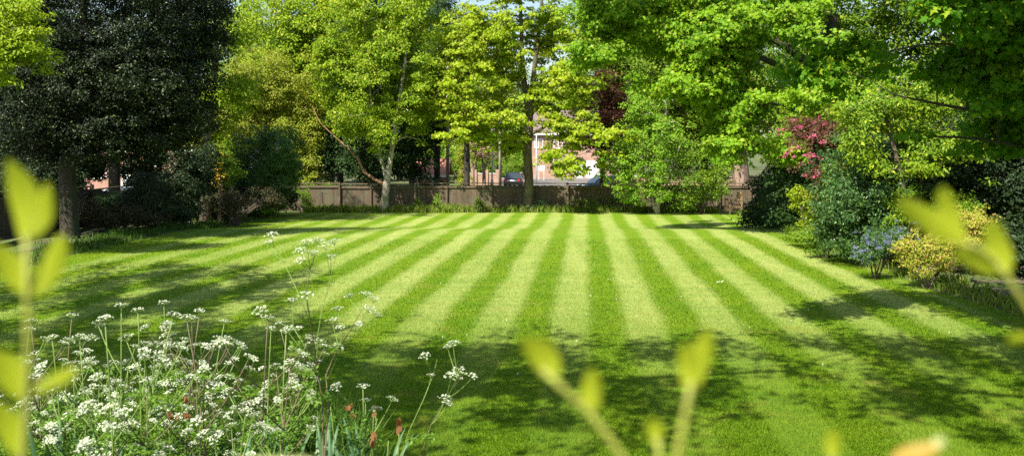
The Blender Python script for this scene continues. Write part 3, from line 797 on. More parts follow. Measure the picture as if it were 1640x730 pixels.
mb.tube([a[:3] for a in q], [a[3] for a in q], 8); mb.build('low_branch', M['bark_red'], o_b, smooth=True, world=True)

Y = 55.5
tree('maple_tree', 'tall lime green maple with twin upright stems in the centre of the fence', 'tree', P(845, 338, Y),
     [ln(Y, (846, 343, .42), (846, 325, .32), (847, 290, .28), (845, 240, .26), (848, 190, .22), (838, 120, .16), (835, 50, .12), (833, -30, .08), (836, -120, .05)),
      ln(Y, (848, 200, .2), (852, 150, .17), (858, 90, .14), (866, 20, .1), (872, -60, .06)),
      ln(Y, (852, 170, .12), (872, 155, .09), (885, 140, .07), (912, 122, .05), (940, 100, .03)),
      ln(Y, (850, 215, .12), (870, 205, .09), (884, 190, .08), (898, 168, .05)),
      ln(Y, (846, 232, .1), (810, 222, .07), (770, 215, .05), (730, 210, .03))],
     [(760, 90, Y - 1.5, 75, 95, 3.), (830, 60, Y, 95, 90, 3.5), (905, 110, Y - 1, 55, 80, 2.6), (740, 205, Y - 2, 62, 26, 2.5), (800, 240, Y - 2, 40, 22, 1.5), (915, 215, Y - 2, 55, 20, 2.2), (925, 265, Y - 2.5, 60, 18, 1.6), (985, 215, Y - 2.5, 40, 30, 1.6), (875, 205, Y - 2.6, 30, 14, 1.2), (900, 240, Y - 2.6, 40, 10, 1.2), (975, 255, Y - 2.4, 28, 16, 1.), (830, 275, Y - 2, 30, 16, 1.), (845, 150, Y - 1.5, 70, 45, 2.), (810, 190, Y - 2.2, 60, 34, 1.4), (870, 60, Y - 1.5, 50, 50, 1.6), (820, -60, Y, 120, 60, 4.), (870, 240, Y - 2.5, 35, 22, 1.2), (885, 195, Y - 2, 45, 22, 1.6), (950, 190, Y - 2, 34, 20, 1.4), (700, 165, Y - 2, 40, 40, 1.6), (780, 180, Y - 2.5, 46, 26, 1.6)],
     1500, 44, .42, .16, M['lf_maple_lime'], M['bark_brown'], seed=22, gap=-.12, tmpl='maple', flat=.3, minbr=2., nbr=170)

Y = 53.6
tree('hawthorn_tree', 'bushy bright green small tree hiding the fence right of centre', 'tree', P(1053, 340, Y),
     [ln(Y, (1053, 343, .16), (1053, 310, .13), (1058, 270, .11), (1062, 220, .08), (1068, 170, .05)), ln(Y, (1050, 340, .09), (1040, 300, .08), (1020, 250, .05), (1005, 210, .03)), ln(Y, (1056, 320, .08), (1075, 280, .06), (1090, 230, .04))],
     [(1045, 225, Y, 70, 62, 2.5), (1005, 270, Y - .5, 40, 48, 1.5), (1060, 285, Y - .3, 42, 42, 1.5), (1035, 170, Y, 42, 40, 1.7), (1020, 315, Y - .6, 22, 22, .6)],
     430, 48, .36, .13, M['lf_haw'], M['bark_pale'], seed=23, gap=-.05, minbr=.5)

Y = 62.
tree('copper_beech', 'dark purple leaved copper beech behind the fence', 'tree', P(965, 290, Y), [ln(Y, (965, 325, .22), (965, 260, .18), (962, 180, .1), (960, 110, .05))],
     [(960, 180, Y, 50, 70, 2.6), (985, 235, Y, 30, 50, 1.8), (935, 205, Y, 28, 36, 1.6), (1100, 175, Y + 3, 60, 50, 2.)], 400, 52, .5, .16, M['lf_copper'], M['bark_dark'], seed=24, gap=-.3, minbr=1.)

Y = 60.
tree('evergreen_tree', 'dark evergreen filling the gap beneath the birch crown', 'tree', P(600, 300, Y), [ln(Y, (585, 325, .25), (585, 200, .18), (590, 90, .08))],
     [(580, 240, Y, 85, 70, 3.), (680, 255, Y, 48, 48, 2.), (520, 250, Y, 40, 60, 2.), (650, 170, Y + 1, 60, 90, 2.5), (590, 120, Y + 1, 90, 90, 3.)], 700, 60, .6, .18, M['lf_dark'], M['bark_dark'], seed=25, gap=-.5, minbr=.3)
Y = 66.
tree('conifer', 'dark conifer with drooping limbs between the birch and the central maple', 'tree', P(700, 300, Y), [ln(Y, (700, 325, .25), (700, 180, .2), (700, 20, .12), (700, -80, .05))],
     [(705, 90, Y, 34, 150, 2.), (700, 200, Y, 32, 50, 1.6)], 330, 60, .65, .17, M['lf_dark'], M['bark_dark'], seed=26, gap=-.3)
Y = 59.
tree('olive_tree', 'tall feathery olive green tree beyond the left end of the fence', 'tree', P(420, 300, Y), [ln(Y, (430, 330, .22), (425, 220, .16), (415, 120, .08)), ln(Y, (440, 325, .15), (470, 240, .1), (490, 170, .05))],
     [(400, 170, Y, 70, 75, 2.8), (470, 205, Y, 55, 70, 2.4), (440, 130, Y, 70, 60, 2.8), (365, 210, Y - 1, 40, 50, 1.8), (500, 270, Y, 40, 35, 1.8)], 900, 60, .5, .13, M['lf_olive'], M['twig'], seed=27, gap=-.45, jit=.5)
Y = 66.
tree('ash_tree', 'pale sparse tree showing sky behind the left trees', 'tree', P(465, 300, Y), [ln(Y, (462, 330, .25), (455, 220, .2), (450, 110, .13), (440, 20, .06)), ln(Y, (455, 200, .15), (500, 100, .1), (520, 0, .06))],
     [(470, 60, Y, 75, 85, 3.5), (520, 100, Y, 50, 70, 3.), (420, 120, Y, 35, 60, 2.2), (540, 30, Y, 60, 60, 3.), (395, 40, Y, 22, 55, 2.), (470, -40, Y, 90, 50, 3.5)], 850, 52, .6, .17, M['lf_maple_lime'], M['bark_brown'], seed=28, gap=-.2, minbr=3.)
Y = 70.
tree('pine_tree', 'dark pine top rising behind the pale trees at upper left', 'tree', P(530, 300, Y), [ln(Y, (530, 330, .3), (530, 150, .22), (528, -60, .1))],
     [(530, 30, Y, 45, 60, 2.6), (590, 20, Y, 60, 50, 2.8), (530, 120, Y, 60, 60, 3.)], 260, 55, .8, .22, M['lf_dark'], M['bark_dark'], seed=29, gap=-.3)

for i, (px, py, Yd, rx, rz, ry, lm, lab) in enumerate([
    (455, 110, 64, 95, 110, 3.4, 'lf_birch', 'full yellow green tree behind the olive green one'),
    (545, 60, 67, 80, 100, 3.4, 'lf_birch', 'bright spring green tree just left behind the birch crown'),
    (660, 60, 70, 60, 90, 3., 'lf_middark', 'mid green tree behind the top right of the birch'),
    (748, 110, 72, 70, 90, 3.4, 'lf_maple_lime', 'lime green tree behind the left sprays of the central maple'),
    (1000, 70, 72, 60, 80, 3., 'lf_birch', 'light green tree standing high behind the copper beech'),
    (1010, 130, 68, 80, 110, 3.4, 'lf_haw', 'bright green tree rising behind the hawthorn'),
    (1130, 150, 70, 90, 130, 3.6, 'lf_middark', 'dense green tree between the hawthorn and the ivy clad trunk'),
    (1290, 130, 66, 100, 130, 3.6, 'lf_haw', 'bright green tree behind the pink crab apple'),
    (375, 200, 62, 60, 80, 2.6, 'lf_olive', 'olive green tree filling the corner behind the lilac')]):
    tree('roadside_tree', lab, 'tree', P(px, 290, Yd), [ln(Yd, (px, HOR + 3.7 / Yd * F + 3, .25), (px, py + rz * .4, .2), (px + 6, py - rz * .5, .08))],
         [(px, py, Yd, rx, rz, ry), (px + rx * .5, py + rz * .45, Yd, rx * .5, rz * .4), (px - rx * .5, py + rz * .35, Yd, rx * .5, rz * .45), (px + rx * .3, py - rz * .6, Yd, rx * .6, rz * .5)],
         520, 48, .7, .2, M[lm], M['bark_dark'], seed=160 + i, gap=-.25, group='trees along the road beyond the fence', nbr=50, minbr=1.5)

# --- right side of the garden
Y = 37.
tree('spreading_maple', 'big green maple spreading over the far right of the lawn', 'tree', (14.2, 37, 0),
     [[(14.2, 37, -.1, .5), (14.1, 37, 1.5, .42), (13.6, 37, 4.0, .36), (12.8, 37, 7, .28), (12.4, 37, 10, .2), (12, 37, 13, .1)],
      [(13.6, 37, 4.2, .2), (11, 36.6, 6.2, .13), (8, 36.6, 7.5, .08), (5, 36.8, 8.2, .05), (3, 37, 8.4, .02)],
      [(13.2, 37, 5.5, .22), (10, 37.5, 8.0, .15), (6.5, 37.8, 9.5, .1), (4, 38, 10.2, .05)],
      [(13.8, 37, 3.6, .18), (11.5, 36.4, 4.6, .12), (9, 36, 5.4, .07), (7.6, 36, 5.6, .04)]],
     [(1060, 30, Y + 1, 150, 45, 3.2), (970, 20, Y + 1, 70, 40, 2.), (950, 85, Y, 46, 22, 1.5), (1150, 60, Y, 130, 60, 3.5), (1200, 150, Y - .5, 95, 50, 2.8), (1110, 130, Y - .5, 85, 26, 2.2), (1290, 60, Y, 90, 80, 3.), (1110, -70, Y + 1, 220, 60, 4.5), (1180, 215, Y - .6, 50, 32, 1.4), (1290, 190, Y, 50, 50, 2.), (1028, -83, 36, 187, 50, 2.4), (1130, -90, 36, 140, 50, 2.2), (1230, 215, Y - 1, 60, 22, 1.2), (1170, 235, Y - 1, 60, 22, 1.2), (1270, 235, Y - 2, 40, 26, 1.2), (1350, 160, Y - 4, 70, 40, 1.5)],
     2500, 66, .50, .145, M['lf_maple'], M['bark_dark'], seed=31, gap=-.2, tmpl='maple', flat=.35, minbr=2.5, nbr=200)
Y = 60.
tree('ivy_tree', 'thick pinkish trunk rising behind the fence near the garden chair', 'tree', P(1187, 300, Y), [ln(Y, (1188, 330, .6), (1187, 285, .52), (1184, 240, .46), (1180, 180, .38), (1170, 80, .25), (1170, -60, .1))],
     [(1160, 120, Y, 100, 100, 4.), (1240, 120, Y, 80, 110, 3.5), (1060, 110, Y, 80, 70, 3.), (1150, 10, Y, 160, 80, 5.), (1290, 260, Y, 40, 40, 2.), (1110, 190, Y + 1, 60, 50, 2.4)],
     800, 58, .75, .2, M['lf_middark'], M['bark_pink'], seed=32, gap=-.45, minbr=3.)
Y = 62.
tree('beech_tree', 'mid green tree backing the copper beech at upper centre', 'tree', P(1010, 300, Y), [ln(Y, (1010, 330, .3), (1008, 180, .2), (1000, 20, .1))],
     [(1000, 90, Y + 3, 85, 90, 4.), (940, 30, Y + 3, 50, 55, 3.), (1050, 30, Y + 3, 60, 80, 3.), (1080, 240, Y + 1, 50, 40, 2.)], 480, 55, .75, .2, M['lf_middark'], M['bark_dark'], seed=33, gap=-.3)

Y = 15.5
tree('sycamore', 'sycamore overhanging the near right corner with dark shaded leaves', 'tree', (13.5, 14.5, 0),
     [[(13.5, 14.5, -.1, .4), (13.4, 14.6, 3, .32), (13, 15, 7, .22), (12.6, 15, 11, .1)],
      [(13.4, 14.6, 3.2, .14), (10.5, 15.2, 4.0, .06), (9.2, 15., 4.7, .045), (8.2, 15.3, 4.6, .03), (7.2, 15.5, 5.0, .02), (6.3, 15.8, 4.9, .01)],
      [(13.4, 14.6, 2.9, .13), (10.5, 15.8, 3.6, .06), (8.3, 16, 3.85, .035), (6.6, 16.2, 4.2, .012)],
      [(13.2, 14.8, 4.5, .14), (10, 14.6, 6.2, .07), (7.5, 15, 7.2, .04), (5.5, 15.3, 7.4, .02)],
      [(13.4, 14.6, 2.5, .1), (10.8, 16.5, 2.9, .05), (8.8, 17, 3.4, .03), (7.6, 17.2, 3.5, .012)]],
     [(1500, 45, Y, 150, 50, 2.2), (1370, 50, Y, 110, 45, 1.9), (1590, 110, Y, 110, 65, 2.), (1450, 120, Y + .8, 110, 42, 1.6), (1330, 100, Y + 1, 60, 40, 1.3), (1560, -70, Y, 260, 70, 3.), (1340, -60, Y, 150, 50, 2.5), (1625, 190, Y + 1.5, 60, 60, 1.4), (1500, 185, Y + 1, 80, 26, 1.), (1700, 60, Y, 150, 150, 3.), (1520, -130, Y - 2, 290, 60, 2.2), (1400, -150, 14., 300, 60, 1.5), (1130, -190, 13.8, 150, 40, .8), (1250, -170, 14.2, 200, 50, 1.1)],
     1350, 44, .34, .125, M['lf_canopy2'], M['bark_dark'], seed=34, gap=-.1, tmpl='maple', flat=.35, minbr=1.8, nbr=220, rmin=.012)

Y = 25.5
tree('hazel_tree', 'bright yellow green hazel between the pink crab and the sycamore', 'tree', P(1450, 400, Y), [ln(Y, (1455, 440, .1), (1450, 330, .08), (1430, 230, .06), (1410, 160, .04)), ln(Y, (1455, 440, .08), (1475, 300, .06), (1480, 210, .04))],
     [(1420, 190, Y - .5, 70, 42, 1.2), (1340, 175, Y, 55, 30, 1.), (1470, 225, Y, 60, 36, 1.), (1490, 150, Y, 60, 50, 1.2), (1380, 230, Y - .4, 40, 26, .8), (1400, 120, Y + 1, 60, 40, 1.), (1440, 265, Y - .6, 60, 18, .8), (1540, 240, Y, 50, 50, 1.)],
     470, 38, .30, .10, M['lf_lime2'], M['bark_brown'], seed=35, gap=.0, tmpl='oval', flat=.4, minbr=1.5)
Y = 30.
tree('crab_apple_tree', 'small crab apple with deep pink blossom and reddish leaves', 'tree', P(1310, 400, Y), [ln(Y, (1322, 408, .1), (1320, 330, .08), (1308, 260, .06), (1295, 210, .04))],
     [(1290, 225, Y, 42, 38, .9), (1310, 265, Y, 48, 42, .9), (1350, 225, Y, 50, 50, .8), (1335, 300, Y, 45, 36, .8)], 420, 50, .26, .085, M['lf_crab'], M['bark_dark'], seed=36, gap=-.3, tmpl='oval', minbr=1.)
tcrab = [o for o in S.objects if o.name.startswith('crab_apple_tree')][0]
blossoms(tcrab, [(1272, 215, Y - .5, 30, 30, .6), (1262, 240, Y - .6, 14, 30, .4), (1300, 200, Y - .5, 25, 18, .5), (1310, 250, Y - .9, 40, 40, .3)], 38, 22, .11, .045, M['fl_pink'], 37, gap=-.2)
Y = 26.5
tree('evergreen_tree', 'very dark tall evergreen at the right edge behind the golden shrub', 'tree', (13.5, 27, 0), [[(13.5, 27, -.1, .2), (13.5, 27, 3, .15), (13.4, 27, 6, .08)]],
     [(1590, 290, Y, 85, 130, 1.8), (1620, 400, Y - 3, 60, 50, 1.4), (1520, 270, Y + 2, 60, 90, 1.5), (1650, 200, Y, 90, 120, 2.)], 640, 55, .38, .12, M['lf_yew'], M['bark_dark'], seed=38, gap=-.6, tmpl='oval')
shrub('camellia', 'large dark glossy camellia mound on the right border', 'shrub', [(1395, 320, 26, 78, 98, 1.3), (1340, 345, 26.5, 42, 68, 1.), (1455, 290, 26.5, 55, 85, 1.1), (1400, 245, 27.5, 70, 40, 1.2)],
      860, 46, .27, .085, M['lf_camellia'], M['twig'], seed=39, gap=-.6, tmpl='oval', up=.4)
shrub('lime_shrub', 'small bright lime leaved shrub left of the dark camellia', 'shrub', [(1295, 330, 32, 28, 30, .6), (1310, 355, 32, 16, 18, .4), (1278, 310, 32, 16, 12, .4)], 110, 32, .18, .085, M['lf_lime'], M['twig'], seed=40, gap=-.2, tmpl='oval')
shrub('bluebell_bush', 'low ceanothus with clouds of blue flowers in front of the camellia', 'shrub', [(1400, 392, 23.6, 42, 22, .6), (1440, 385, 23.8, 30, 22, .5), (1385, 410, 23.4, 22, 14, .4)], 200, 36, .15, .05, M['lf_camellia'], M['twig'], seed=41, gap=-.5, tmpl='oval')
tb = [o for o in S.objects if o.name.startswith('bluebell_bush')][0]; tb.name = 'ceanothus'
blossoms(tb, [(1400, 383, 23.3, 40, 16, .6), (1440, 376, 23.5, 30, 14, .5), (1375, 405, 23.1, 24, 12, .4), (1460, 352, 24., 22, 10, .4)], 70, 20, .08, .024, M['fl_blue'], 42, gap=-.3)
shrub('dark_shrub', 'dark shrub behind the golden spiraeas under the sycamore', 'shrub', [(1500, 320, 29, 60, 70, 1.2), (1580, 300, 30, 70, 70, 1.2), (1600, 420, 24, 60, 50, 1.)], 620, 50, .3, .1, M['lf_dark'], M['twig'], seed=148, gap=-.6)
shrub('mixed_shrub', 'mid green shrub sprawling between the camellia and the lime shrub', 'shrub', [(1325, 385, 28, 40, 22, .7), (1290, 375, 31, 34, 18, .7), (1350, 310, 29, 30, 50, .8)], 300, 40, .22, .08, M['lf_middark'], M['twig'], seed=176, gap=-.2, tmpl='oval')
shrub('mixed_shrub', 'loose green shrub filling in behind the blue flowers', 'shrub', [(1460, 360, 24.8, 44, 34, .8), (1520, 340, 25.5, 50, 34, .8), (1430, 290, 25.4, 40, 40, .6)], 320, 40, .22, .075, M['lf_middark'], M['twig'], seed=177, gap=-.1, tmpl='oval')
shrub('golden_spiraea', 'low golden spiraea with peach tips in front of the border', 'shrub', [(1485, 405, 21.8, 42, 34, .6), (1450, 400, 21.8, 22, 26, .4), (1520, 400, 22, 30, 32, .5)], 250, 34, .15, .055, M['lf_spiraea'], M['twig'], seed=43, gap=-.3, tmpl='oval')
shrub('golden_spiraea', 'taller yellow spiraea behind the low golden one', 'shrub', [(1560, 362, 24, 44, 30, .6), (1550, 395, 24, 30, 30, .6)], 230, 34, .17, .06, M['lf_spiraea'], M['twig'], seed=44, gap=-.3, tmpl='oval')
shrub('dark_shrub', 'dark shrub under the far right trees beside the fence end', 'shrub', [(1225, 315, 42, 42, 45, 1.4), (1260, 335, 40, 34, 36, 1.2)], 420, 50, .35, .12, M['lf_dark'], M['twig'], seed=45, gap=-.4)
shrub('twiggy_shrub', 'open twiggy shrub in front of the fence right of the hawthorn', 'shrub', [(1120, 270, 53.4, 48, 50, 1.6), (1128, 305, 54.6, 22, 22, .6), (1095, 320, 53.2, 20, 20, .7)], 260, 38, .4, .12, M['lf_middark'], M['twig'], seed=46, gap=-.1, nst=12, nbr=120)
shrub('laurel', 'dark laurel between the ivy clad trunk and the pink crab apple', 'shrub', [(1262, 250, 50, 40, 45, 1.6), (1290, 230, 52, 50, 60, 1.6), (1340, 230, 48, 50, 60, 1.6)], 420, 50, .42, .13, M['lf_middark'], M['twig'], seed=147, gap=-.5)
shrub('dark_shrub', 'dense dark shrub closing the gap under the crab apple', 'shrub', [(1290, 300, 36, 60, 70, 1.4), (1350, 280, 33, 60, 80, 1.4)], 500, 50, .35, .11, M['lf_dark'], M['twig'], seed=47, gap=-.6)
tree('linden_tree', 'broad shaded tree behind the hazel at upper right', 'tree', (17, 36, 0), [[(17, 36, -.1, .4), (17, 36, 4, .3), (16.6, 36, 9, .15)]],
     [(1450, 120, 37, 140, 130, 3.), (1560, 180, 35, 120, 150, 3.), (1380, 60, 38, 100, 90, 3.), (1500, -40, 36, 200, 80, 4.)], 950, 52, .6, .17, M['lf_middark'], M['bark_dark'], seed=48, gap=-.5)

for i, (x, y, rx, rz, lm, lab) in enumerate([(15.5, 16, 2.4, 1.8, 'lf_middark', 'broad green shrub behind the near right border beneath the sycamore'), (15, 21.5, 2.2, 2.0, 'lf_dark', 'dark rounded shrub in the right border beyond the sycamore trunk'),
        (16.5, 28, 2.6, 2.6, 'lf_middark', 'tall green shrub at the back of the right border'), (13.5, 10, 2.2, 1.3, 'lf_haw', 'bright green shrub at the near end of the right border'), (20, 22, 3.5, 3., 'lf_dark', 'high dark shrub closing the right side of the garden')]):
    px = 820 + x / y * F; py = HOR + (CAMH - rz * .85) / y * F; k_ = F / y
    shrub('border_shrub', lab, 'shrub', [(px, py, y, rx * k_, rz * k_, rx)], 260, 42, .45, .16, M[lm], M['twig'], seed=190 + i, gap=-.6)

# --- left side of the garden
Y = 33.8
tree('holly_tree', 'huge dark holly with a thick trunk on the left side of the lawn', 'tree', P(110, 388, Y),
     [ln(Y, (112, 392, .42), (112, 380, .34), (110, 330, .31), (108, 270, .29), (112, 180, .24), (130, 60, .16), (140, -60, .08)), ln(Y, (110, 240, .2), (160, 160, .14), (230, 90, .1), (280, 20, .05))],
     [(120, 130, Y, 120, 130, 3.2), (220, 110, Y, 105, 130, 3.), (300, 90, Y + 1, 60, 115, 2.4), (275, 190, Y + 1, 60, 75, 2.), (60, 210, Y, 90, 65, 2.4), (180, 215, Y - .5, 85, 55, 2.2), (190, -60, Y, 170, 80, 4.), (20, 60, Y, 90, 130, 3.), (330, 50, Y + 1.5, 38, 80, 1.8), (355, 120, Y + 1, 22, 20, .8), (345, 10, Y + 1, 30, 22, .9), (325, 185, Y, 26, 22, .8), (348, 80, Y, 24, 14, .7)],
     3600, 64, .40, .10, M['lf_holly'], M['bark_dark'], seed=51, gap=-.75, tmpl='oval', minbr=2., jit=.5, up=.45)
Y = 27.
tree('hornbeam', 'bright lime leaved branch tips leaning in at the upper left edge', 'tree', (-18, 26, 0), [[(-18, 26, -.1, .3), (-17.8, 26, 3, .25), (-17, 26.5, 7, .15)], [(-17.8, 26, 3.2, .12), (-15.8, 26.6, 5.0, .08), (-14.2, 27, 5.8, .03)]],
     [(20, 55, Y, 52, 34, 1.1), (45, 95, Y, 40, 26, .9), (0, 110, Y, 50, 34, 1.1), (-80, 60, Y, 100, 90, 2.), (25, 150, Y + .5, 40, 20, .8), (30, 15, Y, 40, 20, .8)], 620, 44, .36, .11, M['lf_lime'], M['bark_brown'], seed=52, gap=-.2, tmpl='oval', flat=.35, minbr=2.5)
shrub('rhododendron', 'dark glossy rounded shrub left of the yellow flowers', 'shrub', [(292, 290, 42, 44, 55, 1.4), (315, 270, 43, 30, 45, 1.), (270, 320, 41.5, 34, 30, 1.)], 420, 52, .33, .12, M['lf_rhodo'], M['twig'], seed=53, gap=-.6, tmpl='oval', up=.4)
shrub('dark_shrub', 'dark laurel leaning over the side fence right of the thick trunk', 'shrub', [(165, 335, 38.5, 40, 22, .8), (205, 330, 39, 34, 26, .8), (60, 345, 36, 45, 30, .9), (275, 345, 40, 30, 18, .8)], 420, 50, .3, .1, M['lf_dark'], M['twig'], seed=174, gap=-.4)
shrub('dark_shrub', 'dark undershrub between the glossy shrub and the lilac', 'shrub', [(335, 320, 46.5, 40, 34, 1.2), (385, 310, 49, 34, 34, 1.2), (450, 315, 52.5, 30, 24, 1.)], 340, 48, .34, .11, M['lf_dark'], M['twig'], seed=175, gap=-.3)
shrub('box_bush', 'clipped round grey green bush beside the dark trunk on the left', 'shrub', [(235, 312, 38, 36, 38, 1.)], 380, 50, .2, .07, M['lf_grey'], M['twig'], seed=54, gap=-1., up=.4, shell=.25)
shrub('twiggy_shrub', 'low brownish shrub at the foot of the dark holly trunk', 'shrub', [(180, 345, 36, 55, 22, .9), (240, 350, 37, 40, 20, .8), (140, 340, 36, 30, 30, .8)], 190, 34, .3, .08, M['lf_brown'], M['twig'], seed=55, gap=0., nst=16, nbr=140)
shrub('twiggy_shrub', 'bare brown twiggy shrub below the kerria', 'shrub', [(370, 320, 45, 44, 24, .9), (420, 320, 47, 34, 22, .8)], 150, 30, .3, .08, M['lf_brown'], M['twig'], seed=56, gap=0., nst=20, nbr=160)
k = shrub('kerria', 'tall arching kerria dotted with yellow flowers on the left', 'shrub', [(352, 260, 45.5, 22, 55, .9), (365, 300, 45.5, 24, 30, .8)], 170, 34, .3, .09, M['lf_middark'], M['twig'], seed=57, gap=-.1, tmpl='oval', nst=10)
blossoms(k, [(350, 265, 45, 14, 40, .5), (345, 285, 45, 12, 22, .4)], 60, 6, .1, .075, M['fl_yellow'], 58, gap=-.2)
k = shrub('lilac', 'blue green lilac bush with a few mauve flower heads by the left fence end', 'shrub', [(425, 245, 51, 58, 46, 1.7), (395, 270, 50.5, 34, 38, 1.2), (455, 275, 51.5, 30, 36, 1.2), (430, 300, 51, 34, 24, 1.)], 620, 52, .4, .11, M['lf_lilac'], M['twig'], seed=59, gap=-.5)
blossoms(k, [(405, 255, 49.3, 12, 16, .2), (448, 236, 49.6, 20, 8, .2), (375, 262, 49.3, 10, 12, .2)], 12, 40, .11, .035, M['fl_mauve'], 60, gap=-2, name='flower_head', shell=.8)
shrub('fern_clump', 'light green leafy clump at the left border corner', 'plant', [(420, 335, 50, 24, 9, .4), (445, 328, 52, 16, 8, .4)], 60, 26, .2, .1, M['lf_haw'], M['twig'], seed=61, gap=-1, minz=.05)
shrub('sapling', 'scrubby green growth against the fence left of the birch', 'shrub', [(480, 320, 55.3, 22, 20, .4), (510, 300, 57, 40, 14, .4)], 120, 26, .3, .1, M['lf_middark'], M['twig'], seed=62, gap=-.2)
shrub('small_bush', 'small dark leafy bush at the foot of the central maple', 'shrub', [(866, 327, 55.2, 12, 10, .4), (840, 333, 55.2, 14, 6, .4)], 70, 26, .18, .07, M['lf_dark'], M['twig'], seed=63, gap=-1, minz=.03)
for i, (px, s) in enumerate(((920, 12), (948, 16), (768, 9), (700, 10), (985, 12), (670, 8))):
    shrub('self_sown_plant', ['wispy seedling at the fence foot below the brick house', 'leafy seedling at the fence below the dark blue car', 'tiny seedling by the fence post left of the central trunk', 'thin seedling on the fence right of the birch', 'seedling at the left foot of the hawthorn', 'little seedling beside the fence post nearest the birch'][i], 'plant',
          [(px, 325, 55.6, s, s * 1.1, .3)], 26, 20, .16, .09, M['lf_haw'] if i % 2 else M['lf_middark'], M['twig'], seed=64 + i, gap=-1, minz=.04, nst=3, nbr=12, stem_r=.01)
tree('field_maple', 'tall yellow green tree showing past the right side of the dark holly', 'tree', (-14.9, 45.5, 0), [[(-14.9, 45.5, -.6, .3), (-14.8, 45.5, 4, .22), (-14.2, 45.5, 9, .12)]],
     [(365, 60, 45, 55, 60, 2.4), (330, 130, 46, 60, 80, 2.2), (385, 130, 46, 30, 50, 1.6), (320, -60, 45, 110, 70, 3.6), (340, 210, 46.5, 30, 30, 1.2)], 620, 52, .5, .14, M['lf_birch'], M['bark_brown'], seed=68, gap=-.2, minbr=2.)
tree('young_oak', 'dark leafy young tree screening the red house behind the side fence', 'tree', (-23, 50, 0), [[(-23, 50, -.6, .2), (-23, 50, 2, .16), (-22.6, 50, 5, .08)]],
     [(120, 262, 50, 60, 26, 2.), (90, 285, 49, 55, 30, 1.6), (230, 280, 50, 40, 26, 1.5), (150, 272, 51, 30, 16, 1.3), (40, 250, 48, 70, 60, 2.), (225, 262, 52, 36, 34, 1.6), (265, 235, 52, 45, 40, 1.6), (150, 225, 50, 90, 30, 2.)], 760, 52, .45, .15, M['lf_dark'], M['bark_dark'], seed=69, gap=-.5, minz=.6)
tree('backing_tree', 'dark tree filling the wood behind the holly', 'tree', (-19.5, 46, 0), [[(-19.5, 46, -.1, .3), (-19.5, 46, 4, .25), (-19, 46, 9, .1)]],
     [(150, 120, 46, 160, 150, 3.), (270, 100, 46, 75, 150, 2.5), (20, 120, 44, 130, 160, 3.)], 950, 50, .6, .19, M['lf_dark'], M['bark_dark'], seed=70, gap=-.6, keep=lambda p: ~((p[:, 2] < 3.2)))
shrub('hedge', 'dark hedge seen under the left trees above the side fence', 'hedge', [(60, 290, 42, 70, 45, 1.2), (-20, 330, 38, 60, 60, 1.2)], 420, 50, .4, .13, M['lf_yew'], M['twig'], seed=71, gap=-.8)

# --- beyond the road
for i, (px, py, Yd, rx, rz, lm) in enumerate([(760, 150, 135, 60, 75, 'lf_far'), (830, 170, 150, 55, 55, 'lf_middark'), (700, 150, 120, 60, 90, 'lf_far'), (900, 165, 145, 60, 45, 'lf_far'),
        (640, 200, 110, 60, 80, 'lf_middark'), (1000, 150, 140, 60, 80, 'lf_middark'), (800, 215, 125, 40, 45, 'lf_middark'), (380, 150, 110, 70, 100, 'lf_middark'), (1120, 180, 120, 90, 80, 'lf_middark'), (480, 170, 100, 60, 90, 'lf_far'), (250, 180, 100, 120, 90, 'lf_dark'), (1400, 180, 90, 160, 110, 'lf_middark'), (80, 160, 95, 140, 110, 'lf_dark')]):
    lab = ['pale green far tree left of the central maple above the road', 'far tree right behind the twin stems', 'light green distant tree behind the pale pole', 'distant tree over the roof of the brick house',
           'far green tree behind the birch', 'distant tree right of the brick house', 'rounded dark tree behind the utility pole with crossarm', 'distant tree left beyond the olive tree', 'distant tree behind the hawthorn',
           'light distant tree behind the ash', 'distant dark tree above the red brick house', 'distant tree beyond the right border', 'distant dark tree beyond the far left'][i]
    tree('distant_tree', lab, 'tree', P(px, 290, Yd), [ln(Yd, (px, HOR + 3.7 / Yd * F + 3, .4), (px, py + rz * .5, .3), (px, py - rz * .5, .12))],
         [(px, py, Yd, rx, rz, rx / F * Yd), (px + rx * .4, py + rz * .35, Yd, rx * .6, rz * .5), (px - rx * .45, py + rz * .3, Yd, rx * .55, rz * .5)], 420, 46, 1.2, .38, M[lm], M['bark_dark'], seed=80 + i, gap=-.3, group='distant trees beyond the road', nbr=40, rmin=.05, flat=.6)
# the far wood on all sides
tr = np.random.default_rng(140); pp = []
for i in range(520):
    a = tr.uniform(-1.15, 1.15); r_ = tr.uniform(165, 215); x = math.sin(a) * r_; y = math.cos(a) * r_
    pp.append((x, y, tr.uniform(0, 1)))
C = np.array([(x, y, GF + 1 + 13 * q ** .8 * (.7 + .3 * math.sin(x * .09) * math.cos(x * .031))) for x, y, q in pp]); idx = np.repeat(np.arange(len(C)), 60)
o_ = norm(tr.normal(size=(len(idx), 3))) * 4.2 * tr.uniform(.3, 1, (len(idx), 1)) ** .5; o_[:, 2] *= .6; pos_ = C[idx] + o_; pos_[:, 2] = np.maximum(pos_[:, 2], GF)
V, Fc = leaf_geo(pos_, np.full(len(idx), 1.3) * tr.uniform(.6, 1.2, len(idx)), norm(o_) + np.array([0, 0, .6]), tr, 'rhomb')
tag(np_mesh('far_woodland', V, [Fc], M['lf_middark']), 'far-off wood on the skyline behind the houses', 'woodland', kind='stuff')
shrub('hedge', 'tall mid green hedge behind the brick garden wall beyond the road', 'hedge', [(770, 265, 106, 70, 20, 1.4), (700, 262, 104, 40, 24, 1.4), (830, 262, 108, 20, 20, 1.2)], 260, 44, .6, .24, M['lf_middark'], M['twig'], seed=181, gap=-.8)
